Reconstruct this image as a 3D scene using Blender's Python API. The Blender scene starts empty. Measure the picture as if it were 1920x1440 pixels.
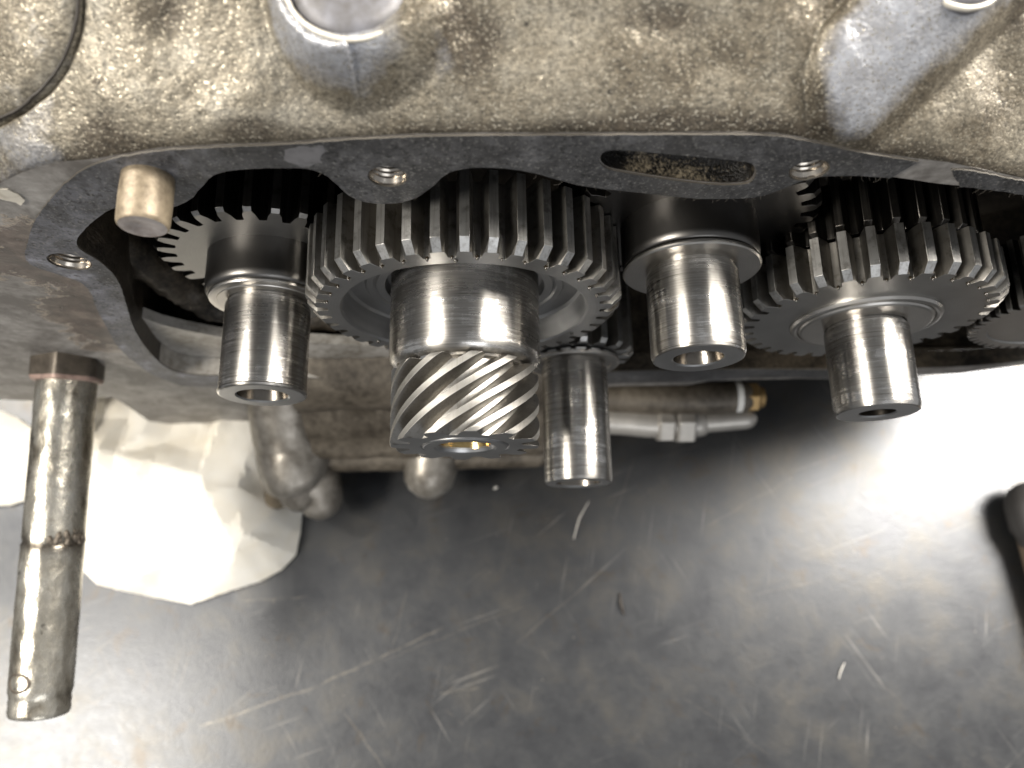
import bpy, bmesh, math, random
import numpy as np
from mathutils import Vector, Matrix, noise
from mathutils.geometry import delaunay_2d_cdt

MM = 0.001
PI = math.pi
SC = bpy.context.scene
COL = SC.collection
random.seed(7)

# ------------------------------------------------------------------ camera, world, lamps
cam_d = bpy.data.cameras.new("camera")
cam = bpy.data.objects.new("camera", cam_d)
COL.objects.link(cam)
cam.matrix_world = Matrix(((0.999848, 0.017452, -0.000000, 0.017705), (-0.016818, 0.963484, -0.267238, -0.116479), (-0.004664, 0.267198, 0.963630, 0.278354), (0.000000, 0.000000, 0.000000, 1.000000)))
cam_d.sensor_fit = 'HORIZONTAL'
cam_d.sensor_width = 36.0
cam_d.lens = 28.125
cam_d.clip_start = 0.01
cam_d.clip_end = 50
cam_d.dof.use_dof = True
cam_d.dof.focus_distance = 0.262
cam_d.dof.aperture_fstop = 9.0
SC.camera = cam

world = bpy.data.worlds.new("World")
SC.world = world
world.use_nodes = True
bgn = world.node_tree.nodes['Background']
bgn.inputs[0].default_value = (0.95, 0.97, 1.0, 1)
bgn.inputs[1].default_value = 0.30


def lamp(name, loc, target, sx, sy, power, col, roll=0.0):
    d = bpy.data.lights.new(name, 'AREA')
    d.shape = 'RECTANGLE'
    d.size, d.size_y = sx, sy
    d.energy = power
    d.color = col
    o = bpy.data.objects.new(name, d)
    COL.objects.link(o)
    o.location = loc
    q = (Vector(target) - Vector(loc)).to_track_quat('-Z', 'Y')
    o.rotation_euler = (q.to_matrix().to_4x4() @ Matrix.Rotation(roll, 4, 'Z')).to_euler()
    return o


lamp("ceiling_light", (-0.98, 0.46, 1.12), (-0.1, 0.0, -0.1), 0.34, 0.78, 24, (1.0, 0.95, 0.87))
lamp("ceiling_light", (-1.02, -0.46, 1.12), (-0.15, -0.15, -0.2), 0.40, 0.46, 26, (1.0, 0.94, 0.84))
lamp("ceiling_light", (1.02, 0.36, 1.00), (0.25, 0.05, -0.2), 0.50, 0.85, 42, (1.0, 0.95, 0.87))
lamp("work_lamp", (0.64, 0.14, 0.25), (0.2, 0.0, -0.15), 0.18, 0.50, 4.2, (1.0, 0.94, 0.86))
lamp("front_fill", (0.4, -1.6, 0.9), (0, 0, 0), 1.0, 0.7, 5.5, (0.95, 0.97, 1.0))  # soft fill added from the front to brighten flange and gear faces
SC.view_settings.view_transform = 'Standard'
SC.view_settings.look = 'None'
SC.view_settings.exposure = 0.28
SC.view_settings.gamma = 1.0
SC.cycles.max_bounces = 8

# ------------------------------------------------------------------ material helpers


class NT:
    def __init__(self, name):
        self.m = bpy.data.materials.new(name)
        self.m.use_nodes = True
        self.t = self.m.node_tree
        self.b = self.t.nodes['Principled BSDF']
        self.tc = self.t.nodes.new('ShaderNodeTexCoord')

    def n(self, typ, **kw):
        nd = self.t.nodes.new(typ)
        for k, v in kw.items():
            setattr(nd, k, v)
        return nd

    def l(self, a, b):
        self.t.links.new(a, b)

    def vec(self, scale=(1, 1, 1), loc=(0, 0, 0), rot=(0, 0, 0)):
        mp = self.n('ShaderNodeMapping')
        mp.inputs['Scale'].default_value = scale
        mp.inputs['Location'].default_value = loc
        mp.inputs['Rotation'].default_value = rot
        self.l(self.tc.outputs['Object'], mp.inputs['Vector'])
        return mp.outputs['Vector']

    def noise(self, scale, detail=4, rough=0.55, vec=None, dist=0.0):
        nd = self.n('ShaderNodeTexNoise')
        nd.inputs['Scale'].default_value = scale
        nd.inputs['Detail'].default_value = detail
        nd.inputs['Roughness'].default_value = rough
        nd.inputs['Distortion'].default_value = dist
        self.l(vec if vec is not None else self.tc.outputs['Object'], nd.inputs['Vector'])
        return nd.outputs['Fac']

    def vor(self, scale, feat='F1', vec=None, rnd=1.0):
        nd = self.n('ShaderNodeTexVoronoi', feature=feat)
        nd.inputs['Scale'].default_value = scale
        nd.inputs['Randomness'].default_value = rnd
        self.l(vec if vec is not None else self.tc.outputs['Object'], nd.inputs['Vector'])
        return nd.outputs['Distance']

    def ramp(self, fac, stops, interp='LINEAR'):
        nd = self.n('ShaderNodeValToRGB')
        nd.color_ramp.interpolation = interp
        e = nd.color_ramp.elements
        while len(e) < len(stops):
            e.new(0.5)
        for i, (p, c) in enumerate(stops):
            e[i].position = p
            e[i].color = (c, c, c, 1) if isinstance(c, (int, float)) else (*c, 1)
        self.l(fac, nd.inputs['Fac'])
        return nd.outputs['Color']

    def mix(self, fac, a, b, mode='MIX'):
        nd = self.n('ShaderNodeMix', data_type='RGBA', blend_type=mode)
        for k, v in ((0, fac), (6, a), (7, b)):
            sock = nd.inputs[k]
            if isinstance(v, (int, float)):
                sock.default_value = v if k == 0 else (v, v, v, 1)
            elif isinstance(v, tuple):
                sock.default_value = (*v, 1)
            else:
                self.l(v, sock)
        return nd.outputs[2]

    def math(self, op, a, b=0.0, c=0.0):
        nd = self.n('ShaderNodeMath', operation=op)
        for s, v in zip(nd.inputs, (a, b, c)):
            if isinstance(v, (int, float)):
                s.default_value = v
            else:
                self.l(v, s)
        return nd.outputs[0]

    def sep(self, vec=None):
        nd = self.n('ShaderNodeSeparateXYZ')
        self.l(vec if vec is not None else self.tc.outputs['Object'], nd.inputs[0])
        return nd.outputs

    def set(self, **kw):
        names = dict(col='Base Color', metal='Metallic', rough='Roughness', spec='Specular IOR Level',
                     aniso='Anisotropic', coat='Coat Weight', coatr='Coat Roughness', sub='Subsurface Weight')
        for k, v in kw.items():
            s = self.b.inputs[names[k]]
            if isinstance(v, tuple):
                s.default_value = (*v, 1)
            elif isinstance(v, (int, float)):
                s.default_value = v
            else:
                self.l(v, s)
        return self

    def bump(self, hs):
        prev = None
        for h, strength, dist in hs:
            nd = self.n('ShaderNodeBump')
            nd.inputs['Strength'].default_value = strength
            nd.inputs['Distance'].default_value = dist
            self.l(h, nd.inputs['Height'])
            if prev is not None:
                self.l(prev, nd.inputs['Normal'])
            prev = nd.outputs['Normal']
        self.l(prev, self.b.inputs['Normal'])
        return self


def mat_ground_steel(name, base=(0.76, 0.735, 0.70), dark=(0.13, 0.12, 0.105), stain=0.5, rough=0.2, seed=0.0):
    """ground / lapped shaft: fine rings round the axis, dark worn bands"""
    m = NT(name)
    rings = m.noise(1.0, 3, 0.7, m.vec((12, 2600, 12), (seed, seed, 0)))
    rings2 = m.noise(1.0, 3, 0.65, m.vec((45, 700, 45), (seed * 2, seed, 3)))
    blot = m.noise(75, 3, 0.6, m.vec((1.0, 1.3, 1.0), (seed, 2 * seed, seed)))
    axial = m.noise(1.0, 3, 0.6, m.vec((420, 25, 420), (seed, 0, 5)))
    k = m.math('MULTIPLY_ADD', rings2, 0.55, m.math('MULTIPLY', blot, 0.65))
    k = m.math('MULTIPLY_ADD', axial, 0.22, k)
    s = m.ramp(k, [(0.66 - 0.08 * stain, 0.0), (0.76 - 0.08 * stain, 0.75)])
    fine = m.ramp(rings, [(0.35, 0.72), (0.7, 1.05)])
    c = m.mix(m.math('MULTIPLY', s, 0.8), m.mix(1.0, base, fine, 'MULTIPLY'), dark)
    specks = m.ramp(m.vor(330), [(0.03, 1.0), (0.07, 0.0)])
    c = m.mix(m.math('MULTIPLY', specks, m.ramp(m.noise(60, 2), [(0.55, 0.0), (0.65, 1.0)])), c, (0.03, 0.025, 0.02))
    r = m.math('MULTIPLY_ADD', s, 0.12, m.math('MULTIPLY_ADD', rings, 0.08, rough - 0.04))
    thin = m.ramp(m.noise(1.0, 2, 0.6, m.vec((22, 1500, 22), (seed, 3, seed))), [(0.56, 0.0), (0.62, 1.0)])
    patch = m.ramp(m.noise(85, 3, 0.6, m.vec((1.2, 0.8, 1.2), (2, seed, 1))), [(0.44, 0.0), (0.60, 1.0)])
    c = m.mix(m.math('MULTIPLY', m.math('MULTIPLY', thin, patch), 0.35 + 0.5 * stain), c, dark)
    m.set(col=c, metal=1.0, rough=r, aniso=0.85)
    m.b.inputs['Anisotropic Rotation'].default_value = 0.25
    tg = m.n('ShaderNodeTangent', direction_type='RADIAL', axis='Y')
    m.l(tg.outputs[0], m.b.inputs['Tangent'])
    m.bump([(rings, 0.04, 0.0001)])
    return m.m


def mat_gear_steel(name, base=(0.50, 0.49, 0.47), rough=0.33, seed=0.0, patchy=0.6):
    m = NT(name)
    big = m.noise(55, 4, 0.6, m.vec(loc=(seed, 0, seed)))
    streak = m.noise(1.0, 4, 0.65, m.vec((900, 30, 900), (seed, 1, 0)))
    c = m.mix(m.ramp(big, [(0.35, 0.0), (0.7, 1.0)]), tuple(0.72 * v for v in base), base)
    c = m.mix(m.ramp(streak, [(0.50, 0.0), (0.70, 0.6)]), c, (0.20, 0.185, 0.165))
    c = m.mix(m.ramp(m.noise(190, 4, 0.7, m.vec(loc=(seed, 9, 2))), [(0.52, 0.0), (0.66, patchy)]), c, (0.11, 0.10, 0.085))
    m.set(col=c, metal=1.0, rough=m.math('MULTIPLY_ADD', big, 0.16, rough - 0.08))
    m.bump([(streak, 0.05, 0.0002), (m.noise(1500, 3), 0.05, 0.0001)])
    return m.m


def mat_turned(name, base=(0.47, 0.47, 0.47), rough=0.3):
    """flat turned face: concentric tool marks about the local Y axis"""
    m = NT(name)
    x = m.sep()
    rad = m.math('SQRT', m.math('ADD', m.math('MULTIPLY', x[0], x[0]), m.math('MULTIPLY', x[2], x[2])))
    cm = m.n('ShaderNodeCombineXYZ')
    m.l(rad, cm.inputs[0])
    rings = m.noise(3200, 2, 0.6, cm.outputs[0])
    big = m.noise(60, 4, 0.6)
    c = m.mix(m.ramp(big, [(0.3, 0.0), (0.7, 1.0)]), tuple(0.8 * v for v in base), base)
    c = m.mix(m.ramp(rings, [(0.4, 0.25), (0.6, 0.0)]), c, tuple(0.5 * v for v in base))
    m.set(col=c, metal=1.0, rough=m.math('MULTIPLY_ADD', big, 0.12, rough))
    m.bump([(rings, 0.08, 0.0002)])
    return m.m


def mat_casting(name, gold=1.0):
    """sand-cast aluminium, grainy, stained brown by old oil, rubbed clean on bosses"""
    m = NT(name)
    grain = m.noise(1250, 3, 0.62, m.vec((0.75, 1.0, 1.0)))
    grain2 = m.noise(520, 3, 0.6)
    pits = m.vor(620, vec=m.vec((0.8, 1.0, 1.0)))
    big = m.noise(17, 5, 0.62, dist=0.4)
    mid = m.noise(70, 5, 0.65, dist=0.3)
    dirt = m.math('MULTIPLY_ADD', big, 0.7, m.math('MULTIPLY', mid, 0.45))
    c = m.ramp(dirt, [(0.39, (0.036, 0.029, 0.020)), (0.49, (0.096, 0.081, 0.058)), (0.59, (0.156, 0.138, 0.106)),
                      (0.70, (0.21, 0.194, 0.160))])
    ad = m.n('ShaderNodeAttribute', attribute_name='grime')
    gf = m.ramp(m.math('MULTIPLY_ADD', m.math('SUBTRACT', mid, 0.5), 1.3, ad.outputs['Fac']), [(0.25, 0.0), (0.85, 0.85)])
    c = m.mix(gf, c, (0.040, 0.031, 0.021))
    at = m.n('ShaderNodeAttribute', attribute_name='clean')
    cl = m.math('MULTIPLY_ADD', m.math('SUBTRACT', mid, 0.5), 0.9, at.outputs['Fac'])
    clf = m.ramp(cl, [(0.35, 0.0), (0.75, 1.0)])
    c = m.mix(clf, c, m.mix(m.ramp(m.noise(150, 4), [(0.35, 0.0), (0.7, 1.0)]), (0.24, 0.24, 0.25), (0.36, 0.37, 0.40)))
    gr = m.math('MULTIPLY_ADD', grain2, 0.4, m.math('MULTIPLY', grain, 0.6))
    gk = m.ramp(gr, [(0.36, 0.42), (0.5, 0.98), (0.64, 1.5)])
    c = m.mix(m.ramp(clf, [(0.0, 1.0), (1.0, 0.35)]), c, m.mix(1.0, c, gk, 'MULTIPLY'))
    blk = m.math('MULTIPLY', m.ramp(m.vor(230), [(0.10, 1.0), (0.2, 0.0)]), m.ramp(m.noise(90, 3), [(0.60, 0.0), (0.68, 1.0)]))
    c = m.mix(blk, c, (0.012, 0.010, 0.008))
    fl = m.ramp(m.noise(1500, 2, 0.5, m.vec((0.8, 1.0, 1.0), (3, 1, 2))), [(0.585, 0.0), (0.66, 1.0)])
    c = m.mix(m.math('MULTIPLY', fl, 0.7), c, (0.42, 0.38, 0.30))
    met = m.math('MULTIPLY_ADD', clf, 0.10, m.math('MULTIPLY_ADD', fl, 0.3, 0.42))
    rr = m.math('MULTIPLY_ADD', fl, -0.15, m.math('MULTIPLY_ADD', clf, -0.09, 0.45))
    m.set(col=c, metal=met, rough=rr)
    m.bump([(gr, 0.46, 0.0008), (m.math('MINIMUM', pits, 0.5), 0.2, 0.0007), (mid, 0.3, 0.002)])
    return m.m


def mat_flange(name):
    """painted grey machine face, paint lifting off brown-red primer near the gasket"""
    m = NT(name)
    big = m.noise(22, 5, 0.65, dist=0.5)
    mid = m.noise(95, 5, 0.7, dist=0.6)
    k = m.math('MULTIPLY_ADD', big, 0.55, m.math('MULTIPLY', mid, 0.45))
    paint = m.ramp(m.noise(260, 4), [(0.3, (0.27, 0.255, 0.24)), (0.7, (0.38, 0.365, 0.345))])
    at = m.n('ShaderNodeAttribute', attribute_name='peel')
    kk = m.math('ADD', k, m.math('MULTIPLY', at.outputs['Fac'], 0.22))
    f = m.ramp(kk, [(0.58, 0.0), (0.64, 1.0)])
    under = m.ramp(mid, [(0.35, (0.065, 0.048, 0.040)), (0.5, (0.17, 0.135, 0.115)), (0.68, (0.30, 0.255, 0.21))])
    c = m.mix(f, paint, under)
    smut = m.ramp(m.math('MULTIPLY_ADD', m.noise(48, 5, 0.7, m.vec(loc=(2, 7, 3)), 0.6), 0.75, m.math('MULTIPLY', m.noise(310, 4, 0.65), 0.25)), [(0.34, 0.0), (0.58, 0.88)])
    c = m.mix(smut, c, (0.085, 0.076, 0.068))
    edge = m.ramp(kk, [(0.585, 0.0), (0.603, 0.7), (0.62, 0.0)])
    c = m.mix(edge, c, (0.38, 0.32, 0.25))
    m.set(col=c, metal=0.15, rough=0.5)
    m.bump([(f, 0.5, 0.0006), (m.noise(500, 4), 0.2, 0.0006)])
    return m.m


def mat_gasket(name):
    m = NT(name)
    a = m.noise(120, 5, 0.7, dist=0.4)
    b = m.noise(1100, 3, 0.6)
    d = m.noise(26, 4, 0.6)
    c = m.ramp(m.math('MULTIPLY_ADD', a, 0.5, m.math('MULTIPLY', d, 0.5)),
               [(0.40, (0.020, 0.020, 0.021)), (0.52, (0.045, 0.045, 0.047)), (0.63, (0.10, 0.10, 0.105))])
    x = m.sep()
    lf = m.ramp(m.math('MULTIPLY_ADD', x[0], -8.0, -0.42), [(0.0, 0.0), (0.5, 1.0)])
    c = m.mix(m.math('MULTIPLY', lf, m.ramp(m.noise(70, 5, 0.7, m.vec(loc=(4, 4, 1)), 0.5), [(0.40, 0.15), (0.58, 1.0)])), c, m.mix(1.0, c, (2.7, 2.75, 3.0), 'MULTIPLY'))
    c = m.mix(m.ramp(b, [(0.56, 0.0), (0.70, 0.7)]), c, (0.20, 0.195, 0.185))
    c = m.mix(m.ramp(m.noise(700, 3, 0.6, m.vec(loc=(1, 2, 3))), [(0.34, 0.8), (0.45, 0.0)]), c, (0.010, 0.010, 0.010))
    m.set(col=c, metal=0.0, rough=m.math('MULTIPLY_ADD', a, 0.3, 0.38), spec=0.45)
    m.bump([(b, 0.35, 0.0004), (a, 0.25, 0.0008)])
    return m.m


def mat_grimy(name, light, dark, grain=500, metal=0.3, rough=0.5, lo=0.4, hi=0.62, bump=0.35):
    m = NT(name)
    a = m.noise(38, 5, 0.65, dist=0.5)
    g = m.noise(grain, 4, 0.6)
    k = m.math('MULTIPLY_ADD', a, 0.6, m.math('MULTIPLY', g, 0.4))
    c = m.ramp(k, [(lo, dark), (hi, light)])
    m.set(col=c, metal=metal, rough=m.math('MULTIPLY_ADD', a, 0.25, rough - 0.12))
    m.bump([(g, bump, 0.0007)])
    return m.m


def mat_plain(name, col, metal=0.0, rough=0.5, nz=0.15, scale=300):
    m = NT(name)
    a = m.noise(scale, 4, 0.6)
    m.set(col=m.mix(a, tuple(v * (1 - nz) for v in col), tuple(min(1, v * (1 + nz)) for v in col)), metal=metal, rough=rough)
    m.bump([(a, 0.12, 0.0004)])
    return m.m


def mat_rod(name):
    m = NT(name)
    a = m.noise(60, 5, 0.65, m.vec((1, 0.7, 1)), 0.5)
    g = m.noise(420, 4, 0.65, m.vec((1, 0.45, 1)))
    c = m.ramp(a, [(0.33, (0.14, 0.12, 0.09)), (0.45, (0.40, 0.37, 0.31)), (0.72, (0.60, 0.575, 0.51))])
    c = m.mix(m.ramp(g, [(0.55, 0.0), (0.72, 0.65)]), c, (0.12, 0.10, 0.075))
    y = m.sep()[1]
    band = m.ramp(m.math('ABSOLUTE', m.math('ADD', y, m.math('MULTIPLY_ADD', a, 0.010, 0.083))), [(0.0, 1.0), (0.0055, 0.0)])
    c = m.mix(m.math('MULTIPLY', band, 0.85), c, (0.045, 0.030, 0.018))
    blk = m.ramp(m.noise(95, 4, 0.7, m.vec(loc=(1, 4, 2))), [(0.63, 0.0), (0.69, 1.0)])
    c = m.mix(m.math('MULTIPLY', blk, 0.85), c, (0.03, 0.025, 0.02))
    m.set(col=c, metal=0.9, rough=m.math('MULTIPLY_ADD', g, 0.25, 0.14))
    m.bump([(g, 0.22, 0.0007), (a, 0.3, 0.002)])
    return m.m


def mat_bench(name):
    m = NT(name)
    big = m.noise(7, 5, 0.6, dist=0.3)
    mid = m.noise(34, 5, 0.68, dist=0.3)
    fine = m.noise(400, 4, 0.6)
    k = m.math('MULTIPLY_ADD', big, 0.35, m.math('MULTIPLY', mid, 0.65))
    c = m.ramp(k, [(0.29, (0.055, 0.057, 0.063)), (0.5, (0.070, 0.072, 0.076)), (0.62, (0.083, 0.081, 0.078)), (0.76, (0.122, 0.112, 0.096))])
    tot = None
    wob = m.math('MULTIPLY', m.math('SUBTRACT', m.noise(60, 3, 0.6), 0.5), 0.004)
    gap = m.ramp(m.noise(90, 3, 0.7, m.vec(loc=(3, 1, 0))), [(0.36, 0.1), (0.55, 1.0)])
    for (pa, pb), wt in (([(-179.0, -185.4), (-104.8, -162.0)], 0.80), ([(-106.4, -162.6), (-27.1, -128.8)], 1.00), ([(-75.3, -151.5), (28.9, -114.7)], 0.35), ([(13.1, -143.5), (81.1, -89.0)], 0.50), ([(-60.6, -140.7), (-51.2, -105.1)], 0.35), ([(-91.0, -176.2), (-62.2, -211.2)], 0.60), ([(-158.3, -110.9), (-112.5, -108.1)], 0.60), ([(-31.9, -167.9), (-5.4, -165.2)], 0.70), ([(-26.9, -177.2), (-15.4, -186.5)], 0.50), ([(116.6, -170.3), (172.1, -207.6)], 0.30), ([(134.0, -73.0), (200.2, -39.2)], 0.25), ([(216.7, -134.1), (256.7, -181.8)], 0.25), ([(82.3, -65.2), (98.9, -19.6)], 0.35), ([(164.9, -113.7), (210.1, -104.6)], 0.25)):
        ax, ay = pa[0] * MM, pa[1] * MM
        dx, dy = pb[0] * MM - ax, pb[1] * MM - ay
        L = math.hypot(dx, dy)
        ux, uy = dx / L, dy / L
        xyz = m.sep()
        rx, ry = m.math('SUBTRACT', xyz[0], ax), m.math('SUBTRACT', xyz[1], ay)
        al = m.math('MULTIPLY_ADD', rx, ux, m.math('MULTIPLY', ry, uy))
        ac = m.math('ADD', m.math('MULTIPLY_ADD', rx, -uy, m.math('MULTIPLY', ry, ux)), wob)
        line = m.ramp(m.math('MULTIPLY', m.math('ABSOLUTE', ac), 100.0), [(0.02, 1.0), (0.09, 0.0)])
        ends = m.ramp(m.math('DIVIDE', al, L), [(0.0, 0.0), (0.1, 1.0), (0.9, 1.0), (1.0, 0.0)])
        line = m.math('MULTIPLY', m.math('MULTIPLY', line, ends), wt)
        tot = line if tot is None else m.math('MAXIMUM', tot, line)
    tot = m.math('MULTIPLY', tot, gap)
    c = m.mix(m.math('MULTIPLY', tot, 0.26), c, (0.34, 0.30, 0.24))
    scr = None
    for ang, sd in ((0.9, 2.0), (1.25, 6.0), (-0.55, 4.0), (0.2, 8.0)):
        mp = m.n('ShaderNodeMapping')
        mp.inputs['Scale'].default_value = (420, 9, 0)
        m.l(m.vec((1, 1, 1), (sd * 0.1, sd * 0.07, 0), (0, 0, ang)), mp.inputs['Vector'])
        ln = m.math('MULTIPLY', m.ramp(m.noise(1.0, 2, 0.55, mp.outputs['Vector']), [(0.66, 0.0), (0.74, 1.0)]),
                    m.ramp(m.noise(18, 3, 0.6, m.vec(loc=(sd, 1, 0))), [(0.46, 0.0), (0.62, 1.0)]))
        scr = ln if scr is None else m.math('MAXIMUM', scr, ln)
    c = m.mix(m.math('MULTIPLY', scr, 0.32), c, (0.34, 0.32, 0.29))
    grit = m.math('MULTIPLY', m.ramp(m.vor(150), [(0.05, 1.0), (0.10, 0.0)]), m.ramp(m.noise(45, 3, 0.6, m.vec(loc=(8, 2, 1))), [(0.56, 0.0), (0.64, 0.7)]))
    c = m.mix(grit, c, (0.26, 0.24, 0.21))
    stain = m.ramp(m.noise(55, 5, 0.7, m.vec(loc=(5, 5, 5)), 0.8), [(0.58, 0.0), (0.68, 0.6)])
    c = m.mix(stain, c, (0.075, 0.065, 0.055))
    m.set(col=c, metal=0.85, rough=m.math('MULTIPLY_ADD', scr, 0.12, m.math('MULTIPLY_ADD', mid, 0.16, m.math('MULTIPLY_ADD', m.noise(160, 5, 0.7), 0.12, 0.215))))
    m.bump([(fine, 0.10, 0.0006), (mid, 0.07, 0.002), (tot, -0.15, 0.0004)])
    return m.m


def mat_cloth(name):
    m = NT(name)
    a = m.noise(30, 4, 0.6)
    w = m.noise(1400, 2, 0.5)
    c = m.mix(m.ramp(a, [(0.4, 0.0), (0.7, 1.0)]), (0.90, 0.87, 0.80), (0.84, 0.78, 0.66))
    m.set(col=c, rough=0.9, sub=0.0)
    m.bump([(w, 0.15, 0.0005)])
    return m.m


M = {}
M['shaft_a'] = mat_ground_steel('ground_steel_journal', stain=0.28, rough=0.25, seed=1.3)
M['shaft_b'] = mat_ground_steel('ground_steel_scored', stain=0.42, rough=0.26, seed=4.1)
M['shaft_c'] = mat_ground_steel('ground_steel_stained', stain=0.75, rough=0.26, seed=8.6)
M['shaft_d'] = mat_ground_steel('ground_steel_bright', stain=0.5, rough=0.24, seed=11.9)
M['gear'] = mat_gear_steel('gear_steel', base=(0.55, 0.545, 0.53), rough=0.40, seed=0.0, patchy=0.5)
M['gear_dk'] = mat_gear_steel('gear_steel_dark', base=(0.36, 0.35, 0.335), rough=0.3, seed=3.0)  # darker tone of the gear steel
M['gear_blk'] = mat_gear_steel('gear_steel_shaded', base=(0.075, 0.07, 0.065), rough=0.40, seed=5.0)  # near-black: gasket and housing shade put into the colour
M['flank'] = mat_gear_steel('oiled_flank_shaded', base=(0.37, 0.355, 0.33), rough=0.36, seed=2.0)  # oil film plus painted shade between the teeth
M['flank_dk'] = mat_gear_steel('oiled_flank_deep_shade', base=(0.09, 0.085, 0.08), rough=0.3, seed=2.5)  # oil film plus deep housing shade painted into the colour
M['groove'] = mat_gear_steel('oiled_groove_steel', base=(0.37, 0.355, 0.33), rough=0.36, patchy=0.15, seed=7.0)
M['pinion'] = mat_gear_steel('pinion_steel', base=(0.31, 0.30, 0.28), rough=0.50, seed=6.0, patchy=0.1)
M['face'] = mat_turned('turned_steel_face')
M['face_dk'] = mat_turned('turned_steel_face_dark', base=(0.38, 0.375, 0.365), rough=0.34)  # darker tone of the turned face
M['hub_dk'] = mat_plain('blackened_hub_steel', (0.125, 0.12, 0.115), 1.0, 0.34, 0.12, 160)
M['washer'] = mat_turned('washer_steel', base=(0.55, 0.53, 0.50), rough=0.24)
M['bore'] = mat_plain('bore_steel', (0.22, 0.20, 0.175), 1.0, 0.22, 0.2, 500)
M['bore_oil'] = mat_plain('oily_brass_bore', (0.50, 0.36, 0.16), 1.0, 0.16, 0.3, 500)
M['cast'] = mat_casting('grainy_cast_aluminium')
M['flange'] = mat_flange('peeling_grey_paint')
M['gasket'] = mat_gasket('blue_black_gasket_fibre')
M['seam_dark'] = mat_plain('black_seam', (0.018, 0.014, 0.010), 0.0, 0.55, 0.3, 500)  # near-black colour of the strip round the pad
M['scuff'] = mat_grimy('scuffed_gasket', (0.15, 0.148, 0.155), (0.06, 0.06, 0.064), 420, 0.1, 0.5, 0.36, 0.6, 0.2)
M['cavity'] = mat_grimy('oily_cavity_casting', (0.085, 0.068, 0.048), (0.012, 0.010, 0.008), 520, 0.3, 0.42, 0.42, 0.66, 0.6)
M['floor'] = mat_grimy('pale_machined_aluminium', (0.46, 0.44, 0.41), (0.20, 0.18, 0.15), 300, 0.35, 0.42, 0.36, 0.55, 0.15)
M['lower'] = mat_grimy('brown_stained_casting', (0.15, 0.128, 0.10), (0.035, 0.028, 0.020), 260, 0.3, 0.48, 0.34, 0.64, 0.25)
M['elbow'] = mat_grimy('dull_cast_elbow', (0.31, 0.29, 0.26), (0.12, 0.105, 0.085), 200, 0.5, 0.36, 0.34, 0.62, 0.2)
M['thread'] = mat_plain('cut_thread_metal', (0.45, 0.41, 0.36), 1.0, 0.25, 0.2, 600)
M['slot'] = mat_grimy('oil_wet_grit', (0.24, 0.20, 0.14), (0.006, 0.005, 0.004), 1100, 0.3, 0.32, 0.53, 0.66, 0.9)
M['dowel'] = mat_grimy('tarnished_dowel_steel', (0.30, 0.245, 0.17), (0.11, 0.085, 0.058), 420, 0.4, 0.46, 0.36, 0.6, 0.2)
M['dowel_end'] = mat_grimy('dull_pin_end', (0.40, 0.37, 0.36), (0.21, 0.17, 0.15), 380, 0.5, 0.5, 0.36, 0.6, 0.2)
M['rod'] = mat_rod('worn_plated_rod')
M['nut'] = mat_grimy('brown_oily_nut', (0.125, 0.105, 0.083), (0.042, 0.034, 0.026), 260, 0.5, 0.42, 0.36, 0.64, 0.25)
M['nut_face'] = mat_grimy('rusty_nut_face', (0.42, 0.30, 0.25), (0.19, 0.13, 0.11), 300, 0.3, 0.5, 0.36, 0.62, 0.25)
M['bench'] = mat_bench('scratched_steel_bench')
M['cloth'] = mat_cloth('white_rag_cotton')
M['brass'] = mat_plain('dull_brass', (0.34, 0.23, 0.105), 0.8, 0.42, 0.2, 250)
M['alu'] = mat_plain('pale_fitting_alloy', (0.42, 0.40, 0.37), 0.6, 0.38, 0.25, 150)
M['white_plastic'] = mat_plain('white_sealing_washer', (0.75, 0.74, 0.70), 0.0, 0.5, 0.05)
M['handle_dk'] = mat_plain('dark_rubber_handle', (0.035, 0.033, 0.032), 0.0, 0.5, 0.2)
M['handle_br'] = mat_plain('brown_tool_shank', (0.16, 0.12, 0.085), 0.2, 0.5, 0.2)
M['fibre'] = mat_plain('torn_gasket_fibre', (0.075, 0.066, 0.054), 0.0, 0.7)
M['white_fleck'] = mat_plain('pale_swarf', (0.62, 0.60, 0.56), 0.4, 0.4)
M['dark_fleck'] = mat_plain('dark_shaving', (0.04, 0.032, 0.026), 0.2, 0.5)
om = NT('clear_oil')
om.set(col=(0.03, 0.022, 0.012), rough=0.04, spec=0.7, coat=1.0, coatr=0.02)
M['oil'] = om.m

# ------------------------------------------------------------------ object helpers


def link(name, me, mat, parent=None, smooth=True, ang=35, bevel=0.0):
    me.update()
    if smooth:
        me.shade_smooth()
        me.set_sharp_from_angle(angle=math.radians(ang))
    if not me.materials:
        for mm_ in (mat if isinstance(mat, (list, tuple)) else [mat]):
            me.materials.append(mm_)
    o = bpy.data.objects.new(name, me)
    COL.objects.link(o)
    if parent is not None:
        o.parent = parent
    if bevel > 0:
        b = o.modifiers.new('edge', 'BEVEL')
        b.width = bevel * MM
        b.segments = 2
        b.limit_method = 'ANGLE'
        b.angle_limit = math.radians(38)
        b.harden_normals = False
    return o


def py(name, V, F, mat, parent=None, mi=None, **kw):
    me = bpy.data.meshes.new(name)
    me.from_pydata([(x * MM, y * MM, z * MM) for x, y, z in V], [], F)
    if mi is not None:
        for mm_ in mat:
            me.materials.append(mm_)
        me.polygons.foreach_set('material_index', mi)
    return link(name, me, mat, parent, **kw)


def thing(name, label, cat, loc=(0, 0, 0), group=None):
    o = bpy.data.objects.new(name, None)
    COL.objects.link(o)
    o.empty_display_size = 0.01
    o.location = [v * MM for v in loc]
    return tag(o, label, cat, group)


def tag(o, label, cat, group=None):
    o['label'] = label
    o['category'] = cat
    if group:
        o['group'] = group
    return o


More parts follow.
